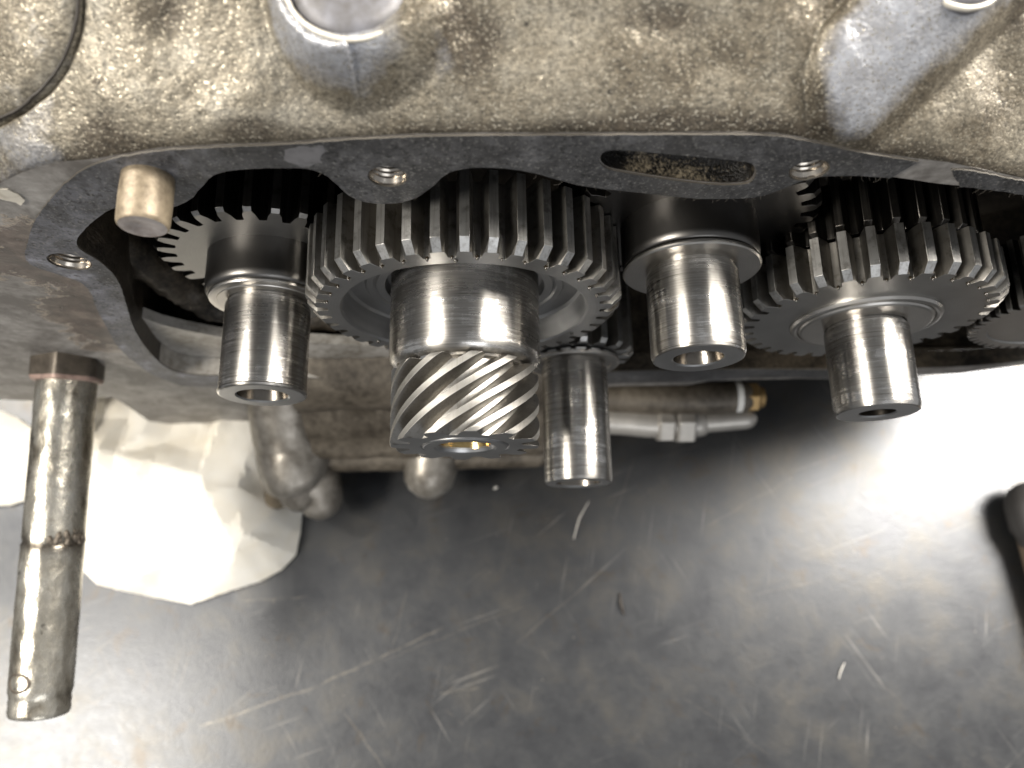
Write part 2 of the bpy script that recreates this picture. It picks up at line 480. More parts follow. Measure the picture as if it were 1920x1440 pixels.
def lathe(prof, seg=128, close=False):
    """prof: (radius, y) list revolved about local Y; returns V, F"""
    V, F = [], []
    n = len(prof)
    for j in range(seg):
        a = 2 * PI * j / seg
        ca, sa = math.cos(a), math.sin(a)
        for r, y in prof:
            V.append((r * ca, y, r * sa))
    for j in range(seg):
        k = (j + 1) % seg
        for i in range(n - 1):
            F.append((j * n + i, k * n + i, k * n + i + 1, j * n + i + 1))
    return V, F


def lobj(name, prof, mat, parent, seg=128, **kw):
    V, F = lathe(prof, seg)
    return py(name, V, F, mat, parent, **kw)


def gear_mesh(N, tip, root, rings, inner, front_prof=None, phase=0.0, land=0.15, rootf=0.34):
    """spur gear about Y. rings: (y, tip radius, twist). Star-shaped profile, capped to 'inner' radius on both ends.
    front_prof continues the front face inward as (r, y)."""
    prof = []
    for i in range(N):
        for f, t in ((-0.5, 0.0), (-rootf, 0.03), (-0.5 * (rootf + land) - 0.015, 0.52), (-land, 1.0), (land, 1.0),
                     (0.5 * (rootf + land) + 0.015, 0.52), (rootf, 0.03)):
            prof.append((2 * PI * (i + f) / N + phase, t))
    n = len(prof)
    V, F, MI = [], [], []
    # inward front face rings, from innermost to outer
    fp = list(reversed(front_prof)) if front_prof else [(inner, rings[0][0])]
    for r, y in fp:
        for a, t in prof:
            aa = a + rings[0][2]
            V.append((r * math.sin(aa), y, r * math.cos(aa)))
    for y, tp, tw in rings:
        for a, t in prof:
            aa = a + tw
            rr = root + (tip - root) * t
            rr = min(rr, tp)
            V.append((rr * math.sin(aa), y, rr * math.cos(aa)))
    for a, t in prof:
        aa = a + rings[-1][2]
        V.append((inner * math.sin(aa), rings[-1][0], inner * math.cos(aa)))
    nr = len(V) // n
    for r in range(nr - 1):
        for i in range(n):
            j = (i + 1) % n
            F.append((r * n + i, (r + 1) * n + i, (r + 1) * n + j, r * n + j))
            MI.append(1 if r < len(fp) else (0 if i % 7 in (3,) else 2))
    return V, F, MI


def pip(P, poly):
    """even-odd test of points P (k,2) against a polygon"""
    P = np.asarray(P)
    poly = np.asarray(poly)
    c = np.zeros(len(P), bool)
    x, y = P[:, 0], P[:, 1]
    for (x1, y1), (x2, y2) in zip(poly, np.roll(poly, -1, 0)):
        m_ = (y1 > y) != (y2 > y)
        with np.errstate(divide='ignore', invalid='ignore'):
            xi = (x2 - x1) * (y - y1) / (y2 - y1 if y2 != y1 else 1e-12) + x1
        c ^= m_ & (x < xi)
    return c


def sheet(loops, extra=None):
    """triangulated region bounded by loops (first outer, others holes): returns pts, tris"""
    co, ed = [], []
    for lp in loops:
        b = len(co)
        co += [Vector(p) for p in lp]
        ed += [(b + i, b + (i + 1) % len(lp)) for i in range(len(lp))]
    if extra is not None and len(extra):
        co += [Vector(p) for p in extra]
    vs, _, fs, *_ = delaunay_2d_cdt(co, ed, [], 0, 1e-6)
    pts = np.array([(v.x, v.y) for v in vs])
    fs = [tuple(f) for f in fs]
    cen = np.array([pts[list(f)].mean(0) for f in fs])
    ins = np.zeros(len(fs), bool)
    for lp in loops:
        ins ^= pip(cen, lp)
    return pts, [f for f, k in zip(fs, ins) if k]


def resample(pts, step, closed=True, jit=0.0, seed=0):
    rnd = random.Random(seed)
    P = [Vector(p) for p in pts]
    if closed:
        P.append(P[0])
    out = []
    for a, b in zip(P[:-1], P[1:]):
        k = max(1, int((b - a).length / step))
        for i in range(k):
            p = a.lerp(b, i / k)
            out.append((p.x + rnd.uniform(-jit, jit), p.y + rnd.uniform(-jit, jit)))
    if not closed:
        out.append(tuple(P[-1]))
    return out


def smooth_poly(pts, it=2, closed=True):
    """Chaikin corner cutting"""
    P = [tuple(p) for p in pts]
    for _ in range(it):
        Q = [] if closed else [P[0]]
        rng = range(len(P)) if closed else range(len(P) - 1)
        for i in rng:
            a, b = P[i], P[(i + 1) % len(P)]
            Q.append((0.75 * a[0] + 0.25 * b[0], 0.75 * a[1] + 0.25 * b[1]))
            Q.append((0.25 * a[0] + 0.75 * b[0], 0.25 * a[1] + 0.75 * b[1]))
        if not closed:
            Q.append(P[-1])
        P = Q
    return P


def circle(cx, cz, r, n=40, rz=None):
    return [(cx + r * math.cos(2 * PI * i / n), cz + (rz or r) * math.sin(2 * PI * i / n)) for i in range(n)]


def plate(name, loops, y0, y1, mat, parent=None, extra=None, side=None, **kw):
    """flat plate in XZ between y0 (front) and y1 (back)"""
    pts, tri = sheet(loops, extra)
    n = len(pts)
    V = [(p[0], y0, p[1]) for p in pts] + [(p[0], y1, p[1]) for p in pts]
    F = []
    cnt = {}
    for t in tri:
        a, b, c = t
        ar = (pts[b][0] - pts[a][0]) * (pts[c][1] - pts[a][1]) - (pts[b][1] - pts[a][1]) * (pts[c][0] - pts[a][0])
        if ar < 0:
            a, c = c, a
        F.append((a, b, c))
        F.append((c + n, b + n, a + n))
        for e in ((a, b), (b, c), (c, a)):
            cnt[e] = cnt.get(e, 0) + 1
    flat_n = len(F)
    for (a, b) in list(cnt):
        if (b, a) not in cnt:
            F.append((b, a, a + n, b + n))
    if side is not None:
        return py(name, V, F, [mat, side], parent, mi=[0] * flat_n + [1] * (len(F) - flat_n), **kw)
    return py(name, V, F, mat, parent, **kw)


def tube(path, radii, seg=32, cap=True, dome=True):
    """swept round tube through path with radii, domed ends; V, F in mm"""
    P = [Vector(p) for p in path]
    R = list(radii)
    if dome:
        d0 = (P[0] - P[1]).normalized()
        d1 = (P[-1] - P[-2]).normalized()
        A = [(P[0] + d0 * R[0] * math.sin(a), R[0] * math.cos(a)) for a in (1.5, 1.2, 0.8, 0.4)]
        B = [(P[-1] + d1 * R[-1] * math.sin(a), R[-1] * math.cos(a)) for a in (0.4, 0.8, 1.2, 1.5)]
        P = [a[0] for a in A] + P + [b[0] for b in B]
        R = [a[1] for a in A] + R + [b[1] for b in B]
    V, F = [], []
    up = Vector((0.13, 0.31, 0.94))
    for i, p in enumerate(P):
        t = (P[min(i + 1, len(P) - 1)] - P[max(i - 1, 0)]).normalized()
        x = up.cross(t)
        if x.length < 1e-4:
            x = Vector((1, 0, 0))
        x.normalize()
        up2 = t.cross(x).normalized()
        up = up2
        for j in range(seg):
            a = 2 * PI * j / seg
            V.append(tuple(p + (x * math.cos(a) + up2 * math.sin(a)) * R[i]))
    for i in range(len(P) - 1):
        for j in range(seg):
            k = (j + 1) % seg
            F.append((i * seg + j, i * seg + k, (i + 1) * seg + k, (i + 1) * seg + j))
    if cap:
        F.append(tuple(range(seg - 1, -1, -1)))
        F.append(tuple((len(P) - 1) * seg + j for j in range(seg)))
    return V, F


def spline(pts, n):
    """Catmull-Rom through 3-D points"""
    P = [np.array(p, float) for p in pts]
    P = [2 * P[0] - P[1]] + P + [2 * P[-1] - P[-2]]
    out = []
    for i in range(1, len(P) - 2):
        for k in range(n):
            t = k / n
            a, b, c, d = P[i - 1:i + 3]
            out.append(0.5 * ((2 * b) + (c - a) * t + (2 * a - 5 * b + 4 * c - d) * t * t + (-a + 3 * b - 3 * c + d) * t ** 3))
    out.append(P[-2])
    return [tuple(p) for p in out]


def fbm(x, y, z, o=4):
    return noise.fractal(Vector((x, y, z)), 0.9, 2.1, o)


# ------------------------------------------------------------------ outlines on the mating face (X, Z in mm, face at Y = 0)
TOP_EDGE = [(-158.2, 64.9), (-129.2, 75.8), (-115.2, 84.0), (-103.8, 88.8), (-94.0, 89.8), (-87.3, 91.4), (-72.6, 95.0), (-55.7, 95.9), (-40.4, 96.5), (-24.9, 98.2), (-8.4, 99.1), (10.7, 99.2), (37.9, 98.4), (69.4, 97.9), (86.1, 96.9), (93.7, 94.8), (110.2, 88.4), (129.9, 83.0), (139.8, 80.8), (152.8, 76.2), (166.3, 71.3), (192.8, 62.1), (228.5, 47.2)]
FL_LOW = [(340.8, -94.6), (311.4, -108.4), (284.5, -121.7), (258.8, -135.9), (237.1, -138.7), (204.7, -144.0), (174.4, -141.0), (145.5, -141.3), (125.4, -142.2), (115.4, -150.3), (76.9, -150.0), (29.7, -159.4), (-51.3, -165.8), (-98.5, -164.9), (-117.2, -219.5), (-147.8, -236.0), (-156.7, -255.5), (-166.3, -254.7), (-167.6, -242.6), (-187.1, -237.7), (-212.4, -215.1), (-207.1, -169.7), (-205.9, -155.0), (-212.5, -154.6), (-250.2, -160.4), (-280.5, -153.4), (-323.3, -146.9)]
APER = [(-149.3, -112.4), (-153.5, -93.5), (-144.5, -46.8), (-130.6, -9.0), (-123.5, 11.4), (-122.3, 26.2), (-124.7, 36.0), (-122.2, 43.1), (-114.8, 51.1), (-104.0, 61.2), (-98.0, 64.6), (-87.0, 61.6), (-80.7, 64.3), (-74.7, 68.3), (-68.8, 75.8), (-63.6, 81.7), (-56.9, 84.2), (-43.7, 84.6), (-33.8, 83.5), (-30.2, 72.9), (-28.8, 68.3), (-24.1, 63.9), (-16.3, 63.0), (-9.6, 66.0), (-3.9, 73.2), (0.7, 80.9), (7.0, 83.0), (15.8, 82.7), (24.7, 79.9), (32.3, 75.3), (40.2, 71.1), (56.2, 67.5), (72.7, 63.1), (88.8, 62.5), (94.5, 64.9), (99.1, 70.0), (103.7, 74.3), (110.9, 75.5), (122.0, 74.3), (132.2, 71.9), (143.2, 68.5), (158.7, 65.8), (171.9, 62.2), (197.0, 53.6), (228.5, 36.0), (284.1, -28.6), (308.2, -92.7), (280.9, -115.8), (252.1, -123.6), (224.8, -124.8), (176.2, -121.9), (139.2, -118.6), (108.9, -118.7), (73.0, -118.4), (15.0, -126.8), (-45.7, -128.0), (-87.9, -122.3), (-121.7, -115.1)]
GK_OUT = [(-158.9, -59.0), (-152.2, -38.3), (-145.8, -16.8), (-139.2, -0.5), (-138.2, 9.7), (-142.4, 16.1), (-147.4, 23.2), (-146.1, 30.6), (-138.3, 41.8), (-128.2, 55.9), (-115.2, 69.7), (-104.0, 80.5), (-96.7, 86.1), (-87.7, 90.6), (-73.0, 94.2), (-55.9, 95.2), (-40.6, 95.7), (-25.0, 97.4), (-8.5, 98.4), (10.6, 98.5), (38.0, 97.7), (69.6, 97.2), (86.3, 96.2), (94.0, 94.0), (110.5, 87.7), (127.1, 82.9), (130.7, 81.9)]
GK_TOP_IN = [(126.7, 73.3), (122.0, 74.3), (110.9, 75.5), (103.7, 74.3), (99.1, 70.0), (94.5, 64.9), (88.8, 62.5), (72.7, 63.1), (56.2, 67.5), (40.2, 71.1), (32.3, 75.3), (24.7, 79.9), (15.8, 82.7), (7.0, 83.0), (0.7, 80.9), (-3.9, 73.2), (-9.6, 66.0), (-16.3, 63.0), (-24.1, 63.9), (-28.8, 68.3), (-30.2, 72.9), (-33.8, 83.5), (-43.7, 84.6), (-56.9, 84.2), (-63.6, 81.7), (-68.8, 75.8), (-74.7, 68.3), (-80.7, 64.3), (-87.0, 61.6), (-98.0, 64.6), (-104.0, 61.2), (-114.8, 51.1), (-122.2, 43.1), (-124.7, 36.0), (-122.3, 26.2), (-123.5, 11.4), (-130.6, -9.0), (-144.5, -46.8), (-153.5, -93.5), (-149.3, -112.4), (-121.7, -115.1), (-87.9, -122.3), (-45.7, -128.0), (15.0, -126.8), (73.0, -118.4), (108.9, -118.7), (139.2, -118.6), (176.2, -121.9), (185.1, -123.4)]
GK_LOW_OUT = [(190.0, -139.9), (173.0, -136.7), (144.0, -135.9), (113.6, -141.4), (75.9, -142.2), (29.5, -150.2), (-49.5, -154.0), (-94.8, -149.8), (-129.5, -138.5), (-158.7, -132.3), (-164.4, -109.6), (-163.1, -80.9)]
GK2 = [(142.1, 77.1), (147.1, 76.9), (153.5, 75.0), (167.1, 70.1), (193.7, 60.8), (216.3, 47.7), (228.5, 36.0), (197.0, 53.6), (171.9, 62.2), (158.7, 65.8), (149.8, 67.6)]
HOLE1, HOLE2, HOLE3 = [(-16.0, 78.9), (-132.8, 26.6), (101.8, 78.4)]
SLOT = [(42.6, 84.8), (42.8, 88.2), (44.6, 90.0), (47.8, 90.2), (64.8, 87.0), (81.7, 83.8), (84.8, 82.1), (86.8, 78.4), (87.2, 73.7), (85.4, 71.4), (77.1, 71.4), (64.2, 74.5), (48.4, 79.6), (44.7, 81.4)]

# ================================================================== SETTING: the bench
bn = 60
V, F = [], []
for i in range(bn + 1):
    for j in range(bn + 1):
        x, y = -900 + 1800 * i / bn, -900 + 1800 * j / bn
        V.append((x, y, 0.5 * fbm(x / 90, y / 90, 1.0)))
for i in range(bn):
    for j in range(bn):
        a = i * (bn + 1) + j
        F.append((a, a + bn + 1, a + bn + 2, a + 1))
bench = py('workbench', V, F, M['bench'])
bench.location.z = -0.250
bench['kind'] = 'structure'
bench['label'] = 'scratched grey steel bench top under the engine'

# ================================================================== CRANKCASE
case = thing('crankcase', 'grimy cast aluminium engine crankcase with open gear housing', 'engine case')

# --- upper casting: a height field going back from the mating face
te = sorted(TOP_EDGE)
tx = np.array([p[0] for p in te])
tz = np.array([p[1] for p in te])
xs = np.unique(np.concatenate([np.linspace(-330, -150, 60), np.linspace(-150, 190, 560), np.linspace(190, 330, 50)]))
ys = np.unique(np.concatenate([np.linspace(0, 34, 90), np.linspace(34, 160, 50)]))
ze = np.interp(xs, tx, tz)
kern = np.exp(-np.linspace(-2, 2, 13) ** 2)
kern /= kern.sum()
ze = np.convolve(np.pad(ze, 6, 'edge'), kern, 'valid')
ZE = lambda x: float(np.interp(x, xs, ze))


def ridge(X, Y, p0, p1, w0, w1, h0, h1, soft=1.0):
    """rounded fairing along p0->p1, growing in width and height"""
    d = np.array(p1) - np.array(p0)
    L = np.hypot(*d)
    d = d / L
    t = ((X - p0[0]) * d[0] + (Y - p0[1]) * d[1])
    s = (-(X - p0[0]) * d[1] + (Y - p0[1]) * d[0])
    tt = np.clip(t / L, 0, 1)
    w = w0 + (w1 - w0) * tt
    h = h0 + (h1 - h0) * tt
    q = np.clip(1 - (s / w) ** 2 - (np.minimum(t, 0) / w) ** 2, 0, 1)
    return h * q ** (0.5 * soft), q


def surf(x, y):
    return ZE(x) + 2.0 * (1 - math.exp(-y / 2.0)) + 0.85 * min(y, 42) + 0.1 * max(y - 42, 0)


PAD = smooth_poly([p[:2] for p in [(-124.9, 45.0, 118.6), (-81.9, 36.7, 126.0), (-84.6, 28.5, 118.3), (-87.0, 23.5, 113.5), (-91.1, 19.0, 108.6), (-96.1, 15.2, 104.5), (-101.5, 12.1, 101.3), (-107.9, 10.0, 97.6), (-115.7, 9.6, 93.8), (-129.9, 10.6, 86.5), (-145.5, 11.0, 81.0)]], 2)


def edge_d(p):
    a = pp
    b2 = np.roll(pp, -1, 0)
    d = b2 - a
    t = np.clip(((p - a) * d).sum(1) / (d ** 2).sum(1), 0, 1)
    return np.sqrt((((a + t[:, None] * d) - p) ** 2).sum(1)).min()


pp = np.array(PAD)
XX, YY = np.meshgrid(xs, ys, indexing='ij')
BASE = np.repeat(ze[:, None], len(ys), 1)
# the sharp drop at the left softens with depth
lift = 2.0 * (1 - np.exp(-YY / 2.0)) + 0.85 * np.minimum(YY, 42) + 0.1 * np.maximum(YY - 42, 0)
HZ = BASE + lift
C1 = [(-18.8, 24.5, 121.3)]
C2 = [(128.0, 29.6, 110.7)]
A2 = [(106.5, 10.6, 100.8)]
DX = XX - C1[0][0]
AX = np.hypot(DX * np.where(DX > 0, 0.80, 1.0), YY - C1[0][1] - 0.5)
T1 = C1[0][2] + 2.0                       # top of boss one
wall = np.clip((22.0 - AX) / np.where(DX > 0, 8.0, 5.5), 0, 1)    # drafted wall blending into the slope
r1 = np.maximum(0, (T1 - 0.8 - HZ)) * wall * wall * (3 - 2 * wall)
r2, q2 = ridge(XX, YY, A2[0][:2], C2[0][:2], 14.0, 15.5, 10.0, 17.0, 1.25)
HZ = HZ + r1 + r2
CLEAN = np.clip(wall * 1.5, 0, 0.85) * np.clip(1 - DX / 22.0, 0.2, 1) + np.clip(q2 * 1.2, 0, 1)
# a low swelling to the right of boss one
sx, sy = [(3.5, 12.8, 112.0)][0][:2]
sw = np.exp(-(((XX - sx) / 5.0) ** 2 + ((YY - sy) / 9.0) ** 2))
HZ += 2.6 * sw
for (gx_, gy_, gz_), amp, wx, wy in zip([(-45.4, 6.7, 104.0), (-66.0, 21.4, 115.5), (34.9, 7.6, 106.9), (53.8, 19.4, 116.7), (67.5, 12.1, 110.2), (86.7, 17.0, 113.2), (130.9, 4.3, 88.2), (150.3, 16.8, 93.4), (11.4, 15.9, 114.7), (56.7, 1.6, 100.6), (-84.7, 12.0, 104.2)], (1.6, -1.8, 1.6, -2.2, -1.0, 1.8, 1.6, -1.8, -1.6, -0.8, 1.2), (12, 7, 11, 10, 7, 7, 9, 8, 6, 14, 9), (7, 5, 6, 5, 6, 5, 5, 7, 7, 2.5, 6)):
    HZ += amp * np.exp(-(((XX - gx_) / wx) ** 2 + ((YY - gy_) / wy) ** 2))
    CLEAN += 0.13 * amp * np.exp(-(((XX - gx_) / wx) ** 2 + ((YY - gy_) / wy) ** 2))
CLEAN += 0.45 * sw
# long soft valley at far right, rising towards the edge
vx, vy = [(138.4, 11.1, 92.5)][0][:2]
HZ += 2.2 * np.exp(-(((XX - vx) / 16.0) ** 2 + ((YY - vy) / 7.0) ** 2))
CLEAN += 0.5 * np.clip((-92 - XX + 0.4 * YY) / 14.0, 0, 1)
for i in range(len(xs)):
    if -175 < xs[i] < -75:
        for j in range(len(ys)):
            e = edge_d((xs[i], ys[j]))
            if e < 4:
                HZ[i, j] -= 3.2 * math.exp(-(e / 0.75) ** 2)
                CLEAN[i, j] -= 1.2 * math.exp(-(e / 1.0) ** 2)
V, F = [], []
nx, ny = len(xs), len(ys)
for i in range(nx):
    for j in range(ny):
        x, y = xs[i], ys[j]
        z = HZ[i, j] + 1.1 * fbm(x / 20, y / 20, 4.0, 4) + 0.11 * fbm(x / 1.7, y / 1.7, 9.0, 3)
        V.append((x, y + 0.02, z))
for i in range(nx - 1):
    for j in range(ny - 1):
        a = i * ny + j
        F.append((a, a + ny, a + ny + 1, a + 1))
# lip down the front so the casting closes onto the flange
b = len(V)
for i in range(nx):
    V.append((xs[i], 0.02, ze[i] - 6))
for i in range(nx - 1):
    F.append((i * ny, b + i, b + i + 1, (i + 1) * ny))
up = py('upper_casting', V, F, M['cast'], case, ang=180)
at = up.data.attributes.new('clean', 'FLOAT', 'POINT')
cl = np.zeros(len(V), dtype=np.float32)
cl[:nx * ny] = np.clip(CLEAN, 0, 1.2).ravel()
at.data.foreach_set('value', cl)
gr_ = np.zeros(len(V), dtype=np.float32)
dirt = 0.75 * np.exp(-(YY / 2.2) ** 2) + 0.5 * np.clip(1 - np.abs(AX - 20.5) / 4.0, 0, 1) * (DX > -6)
for (gx_, gy_, gz_), amp, wx, wy in zip([(-65.6, 22.7, 116.7), (55.7, 19.9, 117.0), (11.4, 15.9, 114.7), (60.8, 1.6, 100.5), (-87.8, 3.6, 96.0), (149.1, 28.4, 103.7), (84.5, 0.5, 97.9), (101.9, 3.6, 96.3), (7.4, 12.3, 111.6), (-84.6, 12.5, 104.7), (-85.7, 12.3, 104.2), (-47.7, 2.6, 99.9)], (0.9, 1.0, 1.0, 0.8, 1.0, 0.8, 0.3, 0.6, 0.7, 2.2, 1.6, 0.6), (9, 12, 7, 16, 9, 8, 10, 6, 5, 1.0, 1.2, 9), (5, 4, 5, 2.5, 4, 5, 3, 2.5, 7, 0.6, 0.5, 2.0)):
    dirt = dirt + amp * np.exp(-(((XX - gx_) / wx) ** 2 + ((YY - gy_) / wy) ** 2))
gr_[:nx * ny] = np.clip(dirt, 0, 1.1).ravel()
up.data.attributes.new('grime', 'FLOAT', 'POINT').data.foreach_set('value', gr_)

# --- bolt bosses: a machined collar and barrel standing out of each fairing


M['rim'] = mat_grimy('rubbed_bright_rim', (0.62, 0.58, 0.50), (0.30, 0.25, 0.18), 300, 0.3, 0.4, 0.30, 0.5, 0.15)
M['boss'] = mat_grimy('smooth_grey_boss', (0.15, 0.15, 0.165), (0.06, 0.052, 0.042), 200, 0.3, 0.5, 0.34, 0.56, 0.15)
for (loc, dirv, R, up_) in ((C1[0], (0.10, -0.04, 1.0), 15.3, 2.0), (C2[0], (0.06, -0.05, 1.0), 11.0, 8.0)):
    prof = [(R - 1.6, -6), (R, -0.9), (R + 0.1, -0.4), (R - 0.05, 0.1), (R - 0.5, 0.35), (R - 1.0, 0.1), (R - 1.3, -1.0), (R - 1.7, -1.1), (R - 2.1, 0.2), (R - 4.5, 1.1), (R - 8, 1.9), (0.01, 2.4)]
    V, F = lathe(prof, 96)
    V = [(x + 0.25 * fbm(x / 5, y, z / 5), y + 0.3 * fbm(x / 6, y, z / 6 + 3), z) for x, y, z in V]
    mi = [1 if (k % (len(prof) - 1)) in (1, 2, 3, 4) else 0 for k in range(len(F))]
    o = py('bolt_boss', V, F, [M['boss'], M['rim']], case, mi=mi, ang=60)
    o.rotation_mode = 'QUATERNION'
    o.rotation_quaternion = Vector((0, 1, 0)).rotation_difference(Vector(dirv).normalized())
    o.location = (loc[0] * MM, loc[1] * MM, (loc[2] + up_) * MM)

# --- raised cover pad top left, with a dark joint under its rim
pts, tri = sheet([resample(PAD, 1.2)], [p for p in [(random.uniform(-190, -80), random.uniform(-10, 70)) for _ in range(2500)] if pip([p], PAD)[0]])
pp = np.array(PAD)
V, F = [], []
for p in pts:
    e = edge_d(p)
    V.append((p[0], p[1], surf(*p) + 2.6 * (1 - math.exp(-e / 1.6)) - 0.4 + 0.4 * fbm(p[0] / 12, p[1] / 12, 2) + 0.06 * fbm(p[0] / 1.5, p[1] / 1.5, 4)))
n = len(pts)
for p in pts:
    V.append((p[0] - 0.3, p[1] + 0.3, surf(*p) - 6))
cnt = set()
for t in tri:
    a, b_, c = t
    ar = (pts[b_][0] - pts[a][0]) * (pts[c][1] - pts[a][1]) - (pts[b_][1] - pts[a][1]) * (pts[c][0] - pts[a][0])
    if ar < 0:
        a, c = c, a
    F.append((a, b_, c))
    cnt |= {(a, b_), (b_, c), (c, a)}
for a, b_ in cnt:
    if (b_, a) not in cnt:
        F.append((b_, a, a + n, b_ + n))
pad = py('cover_pad', V, F, M['cast'], case, ang=50)
pad.data.attributes.new('clean', 'FLOAT', 'POINT').data.foreach_set('value', [0.30] * len(V))

SM = [p for p in resample(PAD, 1.0, True, 0.08, 4) if p[1] > -3]
runs, cur = [], [SM[0]]
for a, b_ in zip(SM[:-1], SM[1:]):
    if math.hypot(a[0] - b_[0], a[1] - b_[1]) < 6:
        cur.append(b_)
    else:
        runs.append(cur)
        cur = [b_]
runs.append(cur)
for cur in runs:
    if len(cur) > 20:
        V, F = tube([(x, y, surf(x, y) + 0.75) for x, y in cur], [0.42 + 0.22 * abs(fbm(x / 3, y / 3, 2)) for x, y in cur], 8, dome=False)
        py('dark_seam', V, F, M['seam_dark'], case, ang=180)  # thin dark strip laid along the pad joint

# --- mating flange with the big aperture, bolt holes and the oil slot cut through
aper = smooth_poly(APER, 2)
fl_out = sorted(TOP_EDGE) + list(FL_LOW)
fl_out = [(x, z - 0.3) if i < len(TOP_EDGE) else (x, z) for i, (x, z) in enumerate(fl_out)]
holes = [circle(HOLE1[0], HOLE1[1], 5.2), circle(HOLE2[0], HOLE2[1], 6.4), circle(HOLE3[0], HOLE3[1], 5.2)]
slot = smooth_poly(SLOT, 1)
gx = [(x + random.uniform(-2, 2), z + random.uniform(-2, 2)) for x in range(-330, 330, 7) for z in range(-200, 112, 7)]
fl_poly = resample(fl_out, 4)
keep = pip(gx, fl_out) & ~pip(gx, aper)
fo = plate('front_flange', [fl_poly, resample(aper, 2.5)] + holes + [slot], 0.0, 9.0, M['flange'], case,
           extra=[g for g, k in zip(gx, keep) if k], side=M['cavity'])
fo.data.materials.append(M['floor'])
for p_ in fo.data.polygons:
    if p_.material_index == 1 and p_.center.z < -0.088 and p_.center.x < 0.02:
        p_.material_index = 2
# paint is lifting next to the gasket
gkl = np.array(resample(GK_OUT[:9], 3, False))
pl = np.zeros(len(fo.data.vertices), dtype=np.float32)
for i, v in enumerate(fo.data.vertices):
    d = np.sqrt(((gkl - np.array([v.co.x / MM, v.co.z / MM])) ** 2).sum(1)).min()
    pl[i] = 1.15 * max(0.0, 1.0 - d / 24.0) ** 0.7 - 0.5 * min(1, max(0, d - 20) / 25)
fo.data.attributes.new('peel', 'FLOAT', 'POINT').data.foreach_set('value', pl)

# --- gear housing behind the flange: tunnel walls and back wall
lp = resample(aper, 3)
V, F, MI = [], [], []
deep = [(9.02, 0.0), (16, 0.6), (30, 1.5), (55, 3.0), (85, 3.0)]
cx, cz = 20, -30
for d, o_ in deep:
    for k, (x, z) in enumerate(lp):
        vx_, vz_ = x - cx, z - cz
        L = math.hypot(vx_, vz_)
        bumpy = 1.2 * fbm(x / 9, d / 9, z / 9, 3) * (0 if d < 10 else 1)
        V.append((x + vx_ / L * (o_ + bumpy), d, z + vz_ / L * (o_ + bumpy)))
n = len(lp)
for r in range(len(deep) - 1):
    for i in range(n):
        j = (i + 1) % n
        F.append((r * n + i, r * n + j, (r + 1) * n + j, (r + 1) * n + i))
        MI.append(0)
V.append((cx, 85, cz))
for i in range(n):
    F.append(((len(deep) - 1) * n + i, (len(deep) - 1) * n + (i + 1) % n, len(V) - 1))
    MI.append(0)
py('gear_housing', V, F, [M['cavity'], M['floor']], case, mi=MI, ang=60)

# pale machined ledge along the bottom of the opening
LEDGE = [(-145.4, -53.9), (-140.7, -63.8), (-133.2, -72.0), (-118.8, -83.5), (-80.5, -92.6), (-41.8, -102.1), (1.6, -110.2), (0.9, -126.9), (-45.7, -128.0), (-87.9, -122.3), (-121.7, -115.1), (-149.3, -112.4), (-153.5, -93.5)]
plate('machined_ledge', [resample(LEDGE, 4)], 9.2, 14.0, M['floor'], case)
# rough rib curving inside the left of the housing
V, F = tube(spline([(-139, 30, 6), (-138, 28, -20), (-132, 26, -50), (-118, 24, -78), (-98, 24, -92), (-70, 26, -97)], 10), [9] * 51, 20)
V = [(x + 2.2 * fbm(x / 7, y / 7, z / 7), y + 2.2 * fbm(x / 7, y / 7, z / 7 + 5), z + 2.0 * fbm(x / 7 + 9, y / 7, z / 7)) for x, y, z in V]
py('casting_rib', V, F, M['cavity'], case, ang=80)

lc = (-152.2, 34.0, -149.3)
V, F = tube([(lc[0] - 12, lc[1] + 2, lc[2] + 3), (lc[0], lc[1], lc[2] + 4), (lc[0] + 14, lc[1] + 2, lc[2] - 2)], [8, 12, 9], 36)
V = [(x + 3.0 * fbm(x / 6, y / 6, z / 6), y + 3.0 * fbm(x / 6, y / 6, z / 6 + 5), z + 2.6 * fbm(x / 6 + 9, y / 6, z / 6)) for x, y, z in V]
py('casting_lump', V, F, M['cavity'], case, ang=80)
CH = [(-127.4, 75.7), (-124.5, 75.0), (-123.0, 72.5), (-123.1, 68.8), (-125.6, 66.6), (-127.7, 68.3), (-130.4, 70.9)]
pts, tri = sheet([resample(CH, 1.0, True, 0.2, 2)], [(CH[0][0] + k * 1.3, (CH[0][1] + CH[6][1]) / 2) for k in range(1, 6)])
V = [(p[0], -0.25 - 0.9 * abs(fbm(p[0] / 3, 1, p[1] / 3)), p[1]) for p in pts]
n = len(V)
V += [(p[0], 0.3, p[1]) for p in pts]
F = [tuple(t) for t in tri]
cnt = {(t[i], t[(i + 1) % 3]) for t in tri for i in range(3)}
F += [(b_, a, a + n, b_ + n) for a, b_ in cnt if (b_, a) not in cnt]
py('bare_chip', V, F, M['rim'], case, ang=20)

# --- threaded holes and oil slot


def threaded(c, R, n=6, pitch=1.5):
    prof = [(R, -0.3), (R - 0.1, 0.2)]
    for k in range(n):
        y = 0.5 + k * pitch
        prof += [(R - 0.9, y + 0.55 * pitch), (R, y + pitch)]
    prof += [(R - 0.9, 0.5 + n * pitch + 2), (0.01, 0.5 + n * pitch + 2)]
    o = lobj('threaded_hole', prof, M['thread'], case, 48, ang=20)
    o.location = (c[0] * MM, 0.05 * MM, c[1] * MM)


